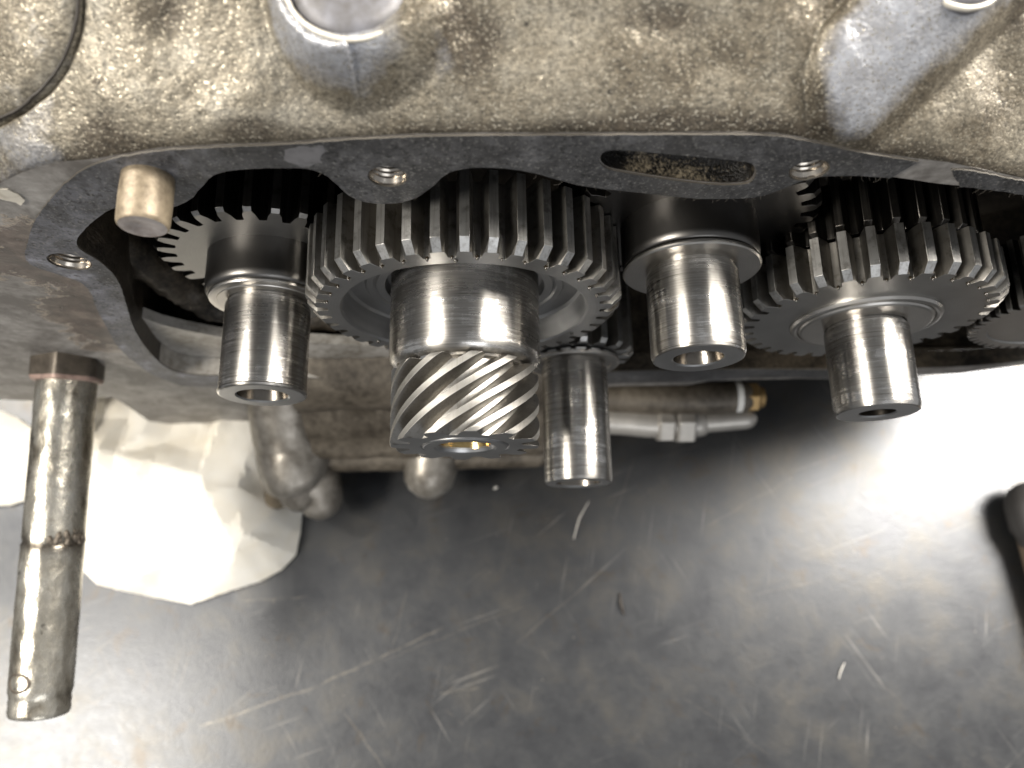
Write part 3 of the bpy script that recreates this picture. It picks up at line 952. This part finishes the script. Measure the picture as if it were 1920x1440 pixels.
threaded(HOLE1, 5.2)
threaded(HOLE2, 6.4)
threaded(HOLE3, 5.2)
sl = resample(slot, 1.0)
scx, scz = sum(p[0] for p in sl) / len(sl), sum(p[1] for p in sl) / len(sl)
V, F = [], []
for d, k in ((0.3, 1.0), (3, 0.98), (5.5, 0.9), (7, 0.7), (7.5, 0.35), (7.6, 0.02)):
    for (x, z) in sl:
        nn = 0.0 if d < 1 else 0.5 * fbm(x / 1.2, d, z / 1.2)
        V.append((scx + (x - scx) * k + 0.4 * nn, d + nn, scz + (z - scz) * k + 0.4 * nn))
n = len(sl)
for r in range(5):
    for i in range(n):
        j = (i + 1) % n
        F.append((r * n + i, r * n + j, (r + 1) * n + j, (r + 1) * n + i))
py('oil_slot', V, F, M['slot'], case, ang=30)

# --- lower body: the sump rail, its ribs and the side wall going back
V, F = [], []
prof = [(9, -118), (-2, -124), (-8, -131), (-11, -140), (-12, -148), (-10, -153), (-14, -158), (-19, -165), (-22, -172), (-23, -178), (-28, -182), (-31, -186), (-31, -189), (-28, -191), (-28, -193), (-33, -195), (-36, -199), (-36, -204), (-30, -210), (60, -215)]
xr = np.linspace(-100, 46, 60)
for x in xr:
    for (y, z) in prof:
        w = 0.9 * fbm(x / 16, y / 9, z / 9)
        end = 14.0 * max(0.0, (x - 32) / 14.0) ** 2
        V.append((x, y + w + end * (1 if y < 5 else 0), min(-118, z + w)))
n = len(prof)
for i in range(len(xr) - 1):
    for j in range(n - 1):
        F.append((i * n + j, i * n + j + 1, (i + 1) * n + j + 1, (i + 1) * n + j))
py('sump_rail', V, F, M['lower'], case, ang=60)
V = [(x, y, z) for x in (-330, 330) for (y, z) in ((9.2, -118), (9.2, 60), (160, 60), (160, -245), (70, -245))]
F = [(0, 5, 9, 4), (4, 9, 8, 3), (3, 8, 7, 2)]
py('side_wall', V, F, M['lower'], case, smooth=False)

# ================================================================== GASKET
gk = thing('gasket', 'blue black fibre gasket stuck on the mating face, torn at the edges', 'gasket')
g_out = resample(smooth_poly(GK_OUT, 1, False), 1.6, False, 0.16, 1)
g_in = resample(smooth_poly(GK_TOP_IN, 2, False), 1.6, False, 0.14, 2)
g_lo = resample(GK_LOW_OUT, 1.6, False, 0.3, 3)
gl = g_out + g_in + g_lo
hol = [circle(HOLE1[0], HOLE1[1], 5.5), circle(HOLE2[0], HOLE2[1], 6.9), circle(HOLE3[0], HOLE3[1], 5.5)]
plate('gasket_sheet', [gl] + hol + [[(scx + (x - scx) * 1.02, scz + (z - scz) * 1.05) for x, z in slot]], -0.6, -0.02, M['gasket'], gk, side=M['fibre'], ang=30)
plate('torn_piece', [resample(GK2, 1.5, True, 0.25, 5)], -0.6, -0.02, M['gasket'], gk, side=M['fibre'], ang=30)
plate('bare_patch', [resample([(-40.5, 93.0), (-36.6, 95.1), (-33.3, 94.5), (-30.1, 95.4), (-29.9, 92.4), (-32.3, 89.9), (-32.5, 87.0), (-34.9, 86.0), (-37.9, 84.4), (-40.5, 86.7), (-42.0, 88.6)], 1.0, True, 0.3, 8)], -0.66, -0.3, M['scuff'], gk, ang=30)
V, F = [], []
rf = random.Random(3)
spots = [p for p in g_in if 60 < p[0] < 140 and p[1] > 20] + [p for p in g_in if p[0] > -40 and p[1] > 20][::4] + [p for p in resample(GK2, 2) if p[1] < 70]
for p in spots:
    for _ in range(rf.choice((0, 1, 1))):
        a = rf.uniform(-0.9, 0.9)
        L = rf.uniform(0.8, 3.2)
        q0 = Vector((p[0], -0.5, p[1]))
        mid = q0 + Vector((math.sin(a) * L * 0.5, rf.uniform(-0.6, 0.3), -math.cos(a) * L * 0.5))
        q2 = mid + Vector((math.sin(a + rf.uniform(-0.8, 0.8)) * L * 0.5, rf.uniform(-0.4, 0.4), -math.cos(a) * L * 0.5))
        v, f = tube([q0, mid, q2], [0.05, 0.045, 0.03], 4, dome=False)
        b = len(V)
        V += v
        F += [tuple(b + i for i in ff) for ff in f]
fb = py('torn_fibre', V, F, M['fibre'], gk, smooth=False)
fb['kind'] = 'stuff'

# ================================================================== GEARS AND SHAFTS
G = 'gear shafts standing out of the crankcase'


def drops(parent, N, R, yf, phase, name='oil_drop', size=0.55, lo=-1.3, hi=1.3, dy=-0.1):
    V, F = [], []
    for i in range(N):
        a = 2 * PI * (i + 0.5) / N + phase
        aa = (a + PI) % (2 * PI) - PI
        if not lo < aa < hi:
            continue
        s = size * random.uniform(0.7, 1.15)
        c = Vector((R * math.sin(a), yf + dy, R * math.cos(a)))
        b = len(V)
        seg, rg = 10, 6
        for u in range(rg + 1):
            for w in range(seg):
                th, ph = PI * u / rg, 2 * PI * w / seg
                V.append((c.x + s * math.sin(th) * math.cos(ph), c.y + s * 1.5 * math.cos(th), c.z + s * 0.9 * math.sin(th) * math.sin(ph)))
        for u in range(rg):
            for w in range(seg):
                F.append((b + u * seg + w, b + u * seg + (w + 1) % seg, b + (u + 1) * seg + (w + 1) % seg, b + (u + 1) * seg + w))
    o = py(name, V, F, M['oil'], parent, ang=180)
    o['kind'] = 'stuff'


# ---- central gear: wheel, journal, helical pinion
WA = -6.0
gA = thing('helical_gear_shaft', 'large central spur gear with polished journal and slanted-tooth pinion at its tip', 'gear', (0.8, 0, 0), G)
ph = 2 * PI / 40 * 0.37
V, F, MI = gear_mesh(40, 57.6, 49.6, [(-12, 53.8, 0), (-8.6, 57.6, 0), (14.5, 57.6, 0)], 20,
                     [(49.5, -12), (45.4, -12), (44.7, -11.3), (43.6, -2.5), (42.6, -1.5), (37.0, -1.2), (36.2, -2.0), (34.2, -2.0), (33.4, -1.2), (32.6, -2.0), (29.6, -2.0), (29.0, 2.0), (26, 2.0)], ph, 0.168, 0.345)
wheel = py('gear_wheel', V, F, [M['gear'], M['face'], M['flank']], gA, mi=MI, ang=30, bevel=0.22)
drops(wheel, 40, 49.9, -12, ph)
for a in (0.0, 2.1, -2.25):
    V, F = tube([(47.6 * math.sin(a), -12.1, 47.6 * math.cos(a)), (47.6 * math.sin(a), -11.9, 47.6 * math.cos(a))], [0.8, 0.8], 14)
    py('punch_mark', V, F, M['oil'], wheel)
lobj('journal', [(24, 4), (27.4, 4), (27.4, -29.4), (27.2, -31.0), (26.5, -32.4), (25.4, -33.4), (24.0, -33.9),
                 (23.4, -34.1), (23.0, -34.0), (22.4, -34.8), (20.5, -35.2), (18, -35.4)], M['shaft_a'], gA, 160, ang=25)
ro = math.radians(3.48)
Y0_, Y1_ = -62.0, -34.6
rings = []
for k in range(33):
    y = Y0_ + (Y1_ - Y0_) * k / 32
    rings.append((y, 26.5 if 0 < k < 32 else 26.1, ro * (y - Y0_)))
V, F, MI = gear_mesh(12, 26.5, 20.2, rings, 14, [(20.1, -62.0), (15.9, -62.0), (15.5, -61.5), (15.2, -61.5), (15.0, -62.0)], 0.12, 0.155, 0.36)
pinion = py('helical_pinion', V, F, [M['pinion'], M['face'], M['groove']], gA, mi=MI, ang=30, bevel=0.16)
lobj('end_plug', [(15.0, -60), (15.0, -62.2), (14.6, -62.5), (11.2, -62.5), (10.4, -62.1), (9.4, -60.6)], M['face'], pinion, 96, ang=25)
lobj('bore', [(9.6, -61.0), (8.6, -56), (7.0, -48), (0.01, -46)], M['bore_oil'], pinion, 64, ang=25)


def shaft_end(parent, R, y1, y0, bore, mat, flare=0.0, boremat='bore', bore_d=12, straight=False):
    sh = lobj('shaft', [(R - 1.2, y0 + 2.5), (R - 1.0, y0), (R - 0.9, y0 - 1.2), (R - 0.1, y0 - 1.8), (R, y0 - 2.3), (R, y1 + 1.6), (R + flare - 0.15, y1 + 0.9 if flare else y1 + 1.2),
                   (R + flare - 0.5, y1 + 0.25), (R + flare - 1.1, y1)], mat, parent, 128, ang=22)
    lobj('end_face', [(R + flare - 1.1, y1), (bore + 0.6, y1), (bore, y1 + 0.5)], M['face'], sh, 96, ang=22)
    b2 = bore * (0.98 if straight else 0.78)
    lobj('bore', [(bore, y1 + 0.5), (b2, y1 + bore_d * 0.7), (b2 * 0.6, y1 + bore_d), (0.01, y1 + bore_d + 2)], M[boremat], sh, 64, ang=25)


# ---- left shaft
gB = thing('left_gear_shaft', 'leftmost scored shaft with dark hub before a toothed wheel half in shadow', 'gear', (-74.8, -1.5, -8), G)
gB.name = 'gear_shaft'
V, F, MI = gear_mesh(28, 42.5, 34.6, [(15.5, 41.0, 0), (16.6, 42.5, 0), (44, 42.5, 0)], 14, [(34.5, 15.5), (15, 15.5)], 0.09, 0.15, 0.33)
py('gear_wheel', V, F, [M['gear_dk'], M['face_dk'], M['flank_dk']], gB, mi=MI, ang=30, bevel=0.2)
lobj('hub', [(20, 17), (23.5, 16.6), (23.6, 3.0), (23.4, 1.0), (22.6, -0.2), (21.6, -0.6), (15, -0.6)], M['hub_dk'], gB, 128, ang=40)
lobj('thrust_washer', [(21.6, -0.2), (22.0, -1.0), (21.8, -1.7), (21.0, -2.0), (19.0, -2.0), (18.7, -2.3), (15, -2.3)], M['washer'], gB, 128, ang=25)
shaft_end(gB, 15.8, -38.5, -2.2, 9.2, M['shaft_b'], flare=0.5, bore_d=16)

# ---- shaft right of centre
gC = thing('gear_shaft', 'short shaft with wide dark hub, close right of the big central gear', 'gear', (82.3, 0, 14), G)
V, F, MI = gear_mesh(30, 46, 39, [(15, 44, 0), (16.5, 46, 0), (34, 46, 0)], 14, [(38.9, 15), (20, 15)], 0.02, 0.15, 0.33)
py('gear_wheel', V, F, [M['gear_blk'], M['hub_dk'], M['flank_dk']], gC, mi=MI, ang=30, bevel=0.2)  # lands, face and flanks painted dark to sit in the housing shade
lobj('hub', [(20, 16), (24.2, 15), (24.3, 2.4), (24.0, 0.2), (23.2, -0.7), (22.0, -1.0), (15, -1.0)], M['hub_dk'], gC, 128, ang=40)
lobj('thrust_washer', [(22.0, -0.8), (24.0, -1.4), (24.3, -2.0), (24.2, -2.6), (23.6, -3.0), (15, -3.0)], M['washer'], gC, 128, ang=25)
shaft_end(gC, 16.2, -35.4, -3.0, 8.6, M['shaft_c'], bore_d=14)

# ---- right shaft with full gear face
gD = thing('gear_shaft', 'rightmost long shaft with raised ring on a wide flat gear', 'gear', (157.2, 0.2, -20.0), G)
V, F, MI = gear_mesh(34, 50, 42.0, [(-10.5, 46.4, 0), (-7.4, 50, 0), (7, 50, 0)], 14, [(41.9, -10.5), (26, -10.5), (22, -10.5)], 0.05, 0.168, 0.345)
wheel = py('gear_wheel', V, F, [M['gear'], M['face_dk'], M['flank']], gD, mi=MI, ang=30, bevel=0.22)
drops(wheel, 34, 42.4, -10.5, 0.05, size=0.6)
V, F, MI = gear_mesh(30, 45, 38, [(10, 43, 0), (11.5, 45, 0), (32, 45, 0)], 14, None, 0.11, 0.15, 0.33)
py('rear_wheel', V, F, [M['gear_blk'], M['gear_blk'], M['flank_dk']], gD, mi=MI, ang=30, bevel=0.2)  # shadow under the gasket is painted into this wheel's steel
lobj('raised_ring', [(28.0, -10.3), (28.0, -11.2), (27.4, -12.2), (26.4, -12.6), (25.6, -12.3), (25.2, -11.6), (24.8, -11.6)], M['washer'], gD, 128, ang=30)
lobj('thrust_washer', [(24.8, -11.4), (24.9, -12.2), (24.4, -12.9), (23.6, -13.3), (15, -13.3)], M['washer'], gD, 128, ang=25)
shaft_end(gD, 15.6, -48.1, -12.9, 6.6, M['shaft_d'], bore_d=12, straight=True)

# ---- low middle shaft with pinion
gE = thing('gear_shaft', 'slim stained shaft low behind the slanted-tooth pinion, with a small cogwheel', 'gear', (46, 0, -70), G)
V, F, MI = gear_mesh(18, 27.0, 20.4, [(-8.5, 25.2, 0), (-6.8, 27.0, 0), (30, 27.0, 0)], 12, [(20.3, -8.5), (12, -8.5)], 0.1, 0.16, 0.33)
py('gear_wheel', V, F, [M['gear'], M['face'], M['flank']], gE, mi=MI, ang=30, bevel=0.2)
lobj('thrust_washer', [(15, -8.6), (20.2, -9.4), (20.6, -10.4), (20.4, -11.4), (19.8, -11.8), (17.0, -11.8), (16.6, -11.2), (14, -11.2)], M['washer'], gE, 128, ang=25)
shaft_end(gE, 14.8, -65.5, -11.3, 9.8, M['shaft_c'], bore_d=14)

# ---- small gear at the right edge
gF = thing('spur_gear', 'fine toothed small gear at the far right end of the housing', 'gear', (242.3, -7.1, -30.0))
V, F, MI = gear_mesh(44, 34, 30.4, [(-2, 33.4, 0), (-1.4, 34, 0), (26, 34, 0)], 10, [(30.2, -2), (27, -2), (26.5, -1.4), (11, -1.4)], 0.03, 0.22, 0.40)
py('gear_wheel', V, F, [M['gear_dk'], M['face_dk'], M['flank_dk']], gF, mi=MI, ang=30, bevel=0.12)
lobj('shaft', [(11, 0), (11, -10), (10.3, -10.8), (0.01, -10.8)], M['shaft_d'], gF, 64, ang=25)

# ================================================================== DOWEL PIN
dp = thing('dowel_pin', 'stubby tarnished dowel pin standing out of the gasket at upper left', 'pin', (-82.0, 0.0, 80.6))
lobj('pin', [(6.9, 6), (7.0, -1), (7.1, -8), (6.95, -14.4), (6.7, -15.1), (6.3, -15.5)], M['dowel'], dp, 64, ang=40)
V, F = lathe([(6.35, -15.45), (5.0, -15.65), (3.4, -15.4), (2.2, -15.0), (0.01, -14.8)], 64)
py('pin_end', V, F, M['dowel_end'], dp, ang=60)

# ================================================================== LONG STUD
A0, A1 = Vector((-195.0, 2.8, -88.0)), Vector((-200.5, -159.5, -112.0))
st = thing('long_stud', 'long dirty plated stud with hex nut at lower left', 'stud', tuple(A0))
dirv = (A0 - A1).normalized()
LEN = (A1 - A0).length
st.rotation_mode = 'QUATERNION'
st.rotation_quaternion = Vector((0, 1, 0)).rotation_difference(dirv)
prof = []
for k in range(90):
    y = -12 - (LEN - 12) * k / 89
    r = 13.2
    if abs(y + 88) < 1.6:
        r = 12.7
    if y < -88:
        r = 13.35
    if y < -LEN + 10:
        r = 12.9 - 0.25 * (k % 2)
    prof.append((r, y))
prof += [(12.3, -LEN - 0.6), (10.5, -LEN - 1.0), (0.01, -LEN - 1.0)]
V, F = lathe(prof, 72)
V = [(x + 0.22 * fbm(x / 4, y / 8, z / 4), y, z + 0.22 * fbm(x / 4, y / 8, z / 4 + 7)) for x, y, z in V]
py('rod', V, F, M['rod'], st, ang=50)
# dried sealant lump at the crack
V, F = [], []
for k in range(26):
    a = random.uniform(-0.55, 0.75) + 0.9
    c = Vector((13.2 * math.sin(a), -87 + random.uniform(-1.5, 5) * math.sin(a), 13.2 * math.cos(a)))
    s = random.uniform(0.5, 1.5)
    v, f = tube([c - Vector((0, s * 0.4, 0)), c + Vector((0, s * 0.4, 0))], [s, s * 0.8], 8)
    b = len(V)
    V += [(x + 0.4 * fbm(x, y, z), y + 0.4 * fbm(x, y, z + 3), z) for x, y, z in v]
    F += [tuple(b + i for i in ff) for ff in f]
o = py('sealant_crumb', V, F, M['nut'], st, ang=80)
o['kind'] = 'stuff'
# keyhole-like oval dimple near the tip
V, F = [], []
cy = -LEN + 15.5
for ring, (k, h) in enumerate(((1.25, 0.15), (1.12, 0.55), (0.95, 0.5), (0.82, -0.1), (0.5, -0.15), (0.05, 0.1))):
    for j in range(36):
        a = 2 * PI * j / 36
        u, w = 5.2 * k * math.cos(a), 3.6 * k * math.sin(a)
        ang_ = (u - 3.5) / 13.2
        R = 13.1 + h
        V.append((R * math.sin(ang_), cy + w, R * math.cos(ang_)))
for r in range(5):
    for j in range(36):
        q = (j + 1) % 36
        F.append((r * 36 + j, r * 36 + q, (r + 1) * 36 + q, (r + 1) * 36 + j))
py('oval_dimple', V, F, M['nut'], st, ang=60)
V, F, MI = [], [], []
hexr = [(1.0, 4, 0), (1.0, -10.5, 0), (0.93, -12.2, 1), (0.86, -12.6, 1), (0.80, -12.6, 1)]
for s, y, _ in hexr:
    for j in range(6):
        a = PI / 3 * j + 0.20
        for q in range(8):
            a2 = a + PI / 3 * q / 8
            rr = 16.6 * math.cos(PI / 6) / math.cos((a2 - a) - PI / 6)
            rr = min(rr, 16.3)
            if s < 0.95:
                rr = min(rr, 16.6 * s)
            V.append((rr * math.sin(a2), y, rr * math.cos(a2)))
n = 48
for r in range(len(hexr) - 1):
    for i in range(n):
        j = (i + 1) % n
        F.append((r * n + i, r * n + j, (r + 1) * n + j, (r + 1) * n + i))
        MI.append(1 if r >= 1 else 0)
py('hex_nut', V, F, [M['nut'], M['nut_face']], st, mi=MI, ang=30)

# ================================================================== LOWER PIPES AND FITTINGS
e1 = thing('pipe_elbow', 'dull cast elbow fitting under the case beside the white rag', 'fitting', (-115.1, -17.2, -200.0))
V, F = tube(spline([(-2, 32, 26), (-2, 14, 14), (0, -4, 4), (1, -18, 0), (4, -28, -6)], 8), np.interp(np.linspace(0, 1, 33), [0, 0.3, 0.6, 0.85, 1], [22, 22, 22, 20, 15]).tolist(), 40)
V = [(x + 0.7 * fbm(x / 9, y / 9, z / 9), y, z + 0.7 * fbm(x / 9, y / 9, z / 9 + 4)) for x, y, z in V]
py('elbow_body', V, F, M['elbow'], e1, ang=80)
V, F = tube([(4, -20, -6), (13, -27, -10), (14, -33, -12)], [17, 16.5, 14], 32)
py('outlet_lobe', V, F, M['elbow'], e1, ang=80)
V, F = tube([(-12, -26, -14), (-15, -31, -22)], [7.5, 8.0], 24)
py('drain_plug', V, F, M['dowel'], e1, ang=80)

e2 = thing('pipe_elbow', 'round-ended pale elbow peeking out below the slanted-tooth pinion', 'fitting', (-33.3, -31.5, -205.0))
V, F = tube(spline([(4, 45, 8), (3, 15, 4), (0, -6, 0)], 8), np.interp(np.linspace(0, 1, 17), [0, 0.6, 1], [17, 18, 16]).tolist(), 40)
py('elbow_body', V, F, M['elbow'], e2, ang=80)

op = thing('oil_pipe', 'brown stained oil pipe under the case ending in a brass nut', 'pipe', (154.0, -0.3, -180.0))
V, F = tube(spline([(-125, 6, -4), (-80, 3, -3), (-40, 0, 0), (-1, 0, 1)], 8), [9.5] * 25, 28)
py('pipe', V, F, M['lower'], op, ang=80)
V, F = tube([(-5.5, 0, 1), (-2, 0, 1)], [9.5, 9.5], 28, dome=False)
py('white_washer', [(x, y, z) for x, y, z in V], F, M['white_plastic'], op)
V, F = tube([(-2, 0, 1), (-1, 0, 1), (7, 0, 1), (8.5, 0, 1)], [8.0, 9.2, 9.2, 8.0], 6, dome=False)
py('brass_nut', V, F, M['brass'], op, ang=20, bevel=0.5)
V, F = tube([(8.5, 0, 1), (11.5, 0, 1)], [6.5, 6], 24, dome=False)
py('nut_tip', V, F, M['brass'], op, ang=30)

hf = thing('hose_fitting', 'pale alloy hose fitting with hex collar below the oil pipe', 'fitting', (122.7, -12.7, -190.0))
V, F = tube(spline([(-75, 5, -2), (-40, 2, 0), (-20, 0, 0), (6, 0, 0)], 8), [8.5] * 25, 28)
py('tube', V, F, M['alu'], hf, ang=80)
for k, (a, b_, R) in enumerate(((-19, -9, 12), (-8, 3, 13))):
    V, F = tube([(a, 0, 0), (a + 1.2, 0, 0), (b_ - 1.2, 0, 0), (b_, 0, 0)], [R - 1.2, R, R, R - 1.2], 6, dome=False)
    py('hex_collar', V, F, M['alu'], hf, ang=20, bevel=0.4)
V, F = tube([(3, 0, 0), (34, 1, 4)], [6.5, 6], 24)
py('spigot', V, F, M['alu'], hf, ang=60)

# ================================================================== RAG
RAG = [(-341.7, -47.5), (-313.7, -47.3), (-299.5, -43.4), (-286.7, -52.0), (-275.6, -69.4), (-262.9, -87.3), (-249.5, -98.8), (-230.1, -103.8), (-209.2, -108.1), (-188.5, -112.1), (-168.6, -105.5), (-145.2, -98.6), (-131.9, -91.5), (-123.5, -82.2), (-121.5, -68.6), (-120.9, -53.1), (-124.5, -39.0), (-112.0, -5.1), (-128.4, 32.4), (-180.5, 44.8), (-261.6, 46.3), (-292.4, 29.7), (-300.6, 14.9), (-306.4, 4.6), (-316.7, 11.1), (-327.6, 16.5), (-351.9, 13.9)]
rag = [tuple(p) for p in RAG]
lpz = resample(rag, 2.0, True, 0.15, 6)
bb = np.array(rag)
rr_ = random.Random(5)
ex = []
for xg in np.arange(bb[:, 0].min(), bb[:, 0].max(), 2.6):
    for yg in np.arange(bb[:, 1].min(), bb[:, 1].max(), 2.6):
        ex.append((xg + rr_.uniform(-.6, .6), yg + rr_.uniform(-.6, .6)))
ex = [e for e, k in zip(ex, pip(ex, rag)) if k]
pts, tri = sheet([lpz], ex)
pp = np.array(rag)


def crumple(P, step, amp, seed):
    """flat facets between random heights: sharp creases"""
    r_ = random.Random(seed)
    lo, hi = P.min(0) - 2 * step, P.max(0) + 2 * step
    co = []
    hh = []
    y = lo[1]
    while y < hi[1]:
        x = lo[0]
        while x < hi[0]:
            co.append(Vector((x + r_.uniform(-.45, .45) * step, y + r_.uniform(-.45, .45) * step)))
            hh.append(r_.random() * amp)
            x += step
        y += step
    vs, _, fs, ov, *_ = delaunay_2d_cdt(co, [], [], 0, 1e-6)
    A = np.array([(v.x, v.y) for v in vs])
    H = np.array([hh[o_[0]] for o_ in ov])
    out = np.zeros(len(P))
    for f in fs:
        a, b, c = A[f[0]], A[f[1]], A[f[2]]
        m_ = np.where((P[:, 0] >= min(a[0], b[0], c[0])) & (P[:, 0] <= max(a[0], b[0], c[0])) & (P[:, 1] >= min(a[1], b[1], c[1])) & (P[:, 1] <= max(a[1], b[1], c[1])))[0]
        if not len(m_):
            continue
        d = (b[1] - c[1]) * (a[0] - c[0]) + (c[0] - b[0]) * (a[1] - c[1])
        l1 = ((b[1] - c[1]) * (P[m_, 0] - c[0]) + (c[0] - b[0]) * (P[m_, 1] - c[1])) / d
        l2 = ((c[1] - a[1]) * (P[m_, 0] - c[0]) + (a[0] - c[0]) * (P[m_, 1] - c[1])) / d
        l3 = 1 - l1 - l2
        k = (l1 >= -1e-6) & (l2 >= -1e-6) & (l3 >= -1e-6)
        out[m_[k]] = (l1 * H[f[0]] + l2 * H[f[1]] + l3 * H[f[2]])[k]
    return out


cr = crumple(pts, 40, 30, 4) + crumple(pts, 15, 8.0, 9)
V, F = [], []
for p, cz_ in zip(pts, cr):
    e = edge_d(p)
    k = 1 - math.exp(-e / 14.0)
    V.append((p[0], p[1], 1.6 + k * (5 + 10 * (1 - math.exp(-e / 45)) + cz_)))
n = len(pts)
for p in pts:
    V.append((p[0], p[1], 0.6))
cnt = set()
for t in tri:
    a, b_, c = t
    ar = (pts[b_][0] - pts[a][0]) * (pts[c][1] - pts[a][1]) - (pts[b_][1] - pts[a][1]) * (pts[c][0] - pts[a][0])
    if ar < 0:
        a, c = c, a
    F.append((a, b_, c))
    F.append((c + n, b_ + n, a + n))
    cnt |= {(a, b_), (b_, c), (c, a)}
for a, b_ in cnt:
    if (b_, a) not in cnt:
        F.append((b_, a, a + n, b_ + n))
ro_ = py('rag', V, F, M['cloth'], ang=12)
ro_.location.z = -0.249
tag(ro_, 'crumpled white rag on the bench under the engine', 'rag')

# ================================================================== TOOL AND DEBRIS ON THE BENCH
tl = thing('hand_tool', 'round dark tool handle lying on the bench at the right edge', 'tool', (345.9, -60.6, -234.0))
V, F = tube([(0, 0, 0), (1, -14, 0), (1, -20, 0)], [15, 15, 12], 32)
py('handle_end', V, F, M['handle_dk'], tl, ang=80)
V, F = tube([(1, -18, -2), (6, -60, -3), (8, -85, -4)], [11, 12, 11], 32)
py('handle_grip', V, F, M['handle_br'], tl, ang=80)


def fleck(name, p, length, ang, r, mat, label, cat):
    d = Vector((math.cos(ang), math.sin(ang), 0)) * length * 0.5
    sag = Vector((-d.y, d.x, 0)) * 0.18
    V, F = tube([-d, sag * 0.7 + Vector((0, 0, r)), d], [r * 0.6, r, r * 0.5], 8)
    o = py(name, V, F, mat, ang=80)
    o.location = (p[0] * MM, p[1] * MM, (-250 + r + 0.4) * MM)
    tag(o, label, cat)


fl = [(85.1, -116.3), (219.3, -158.8), (61.4, -63.2), (5.9, -41.3), (-203.8, -161.9), (124.0, -88.8)]
fleck('metal_shaving', fl[0], 13, 1.7, 0.9, M['dark_fleck'], 'small dark curved shaving lying alone on the bare grey bench', 'shaving')
fleck('swarf_sliver', fl[1], 10, 1.1, 0.5, M['white_fleck'], 'thin pale sliver lying on the bench at lower right', 'sliver')
fleck('swarf_sliver', fl[2], 26, 1.15, 0.45, M['white_fleck'], 'long pale thread on the dark bench below the slim stained shaft', 'sliver')
fleck('grit_grain', fl[3], 2.5, 0.4, 1.1, M['white_fleck'], 'tiny round pale grain on the dark bench below the slanted-tooth pinion', 'grit')
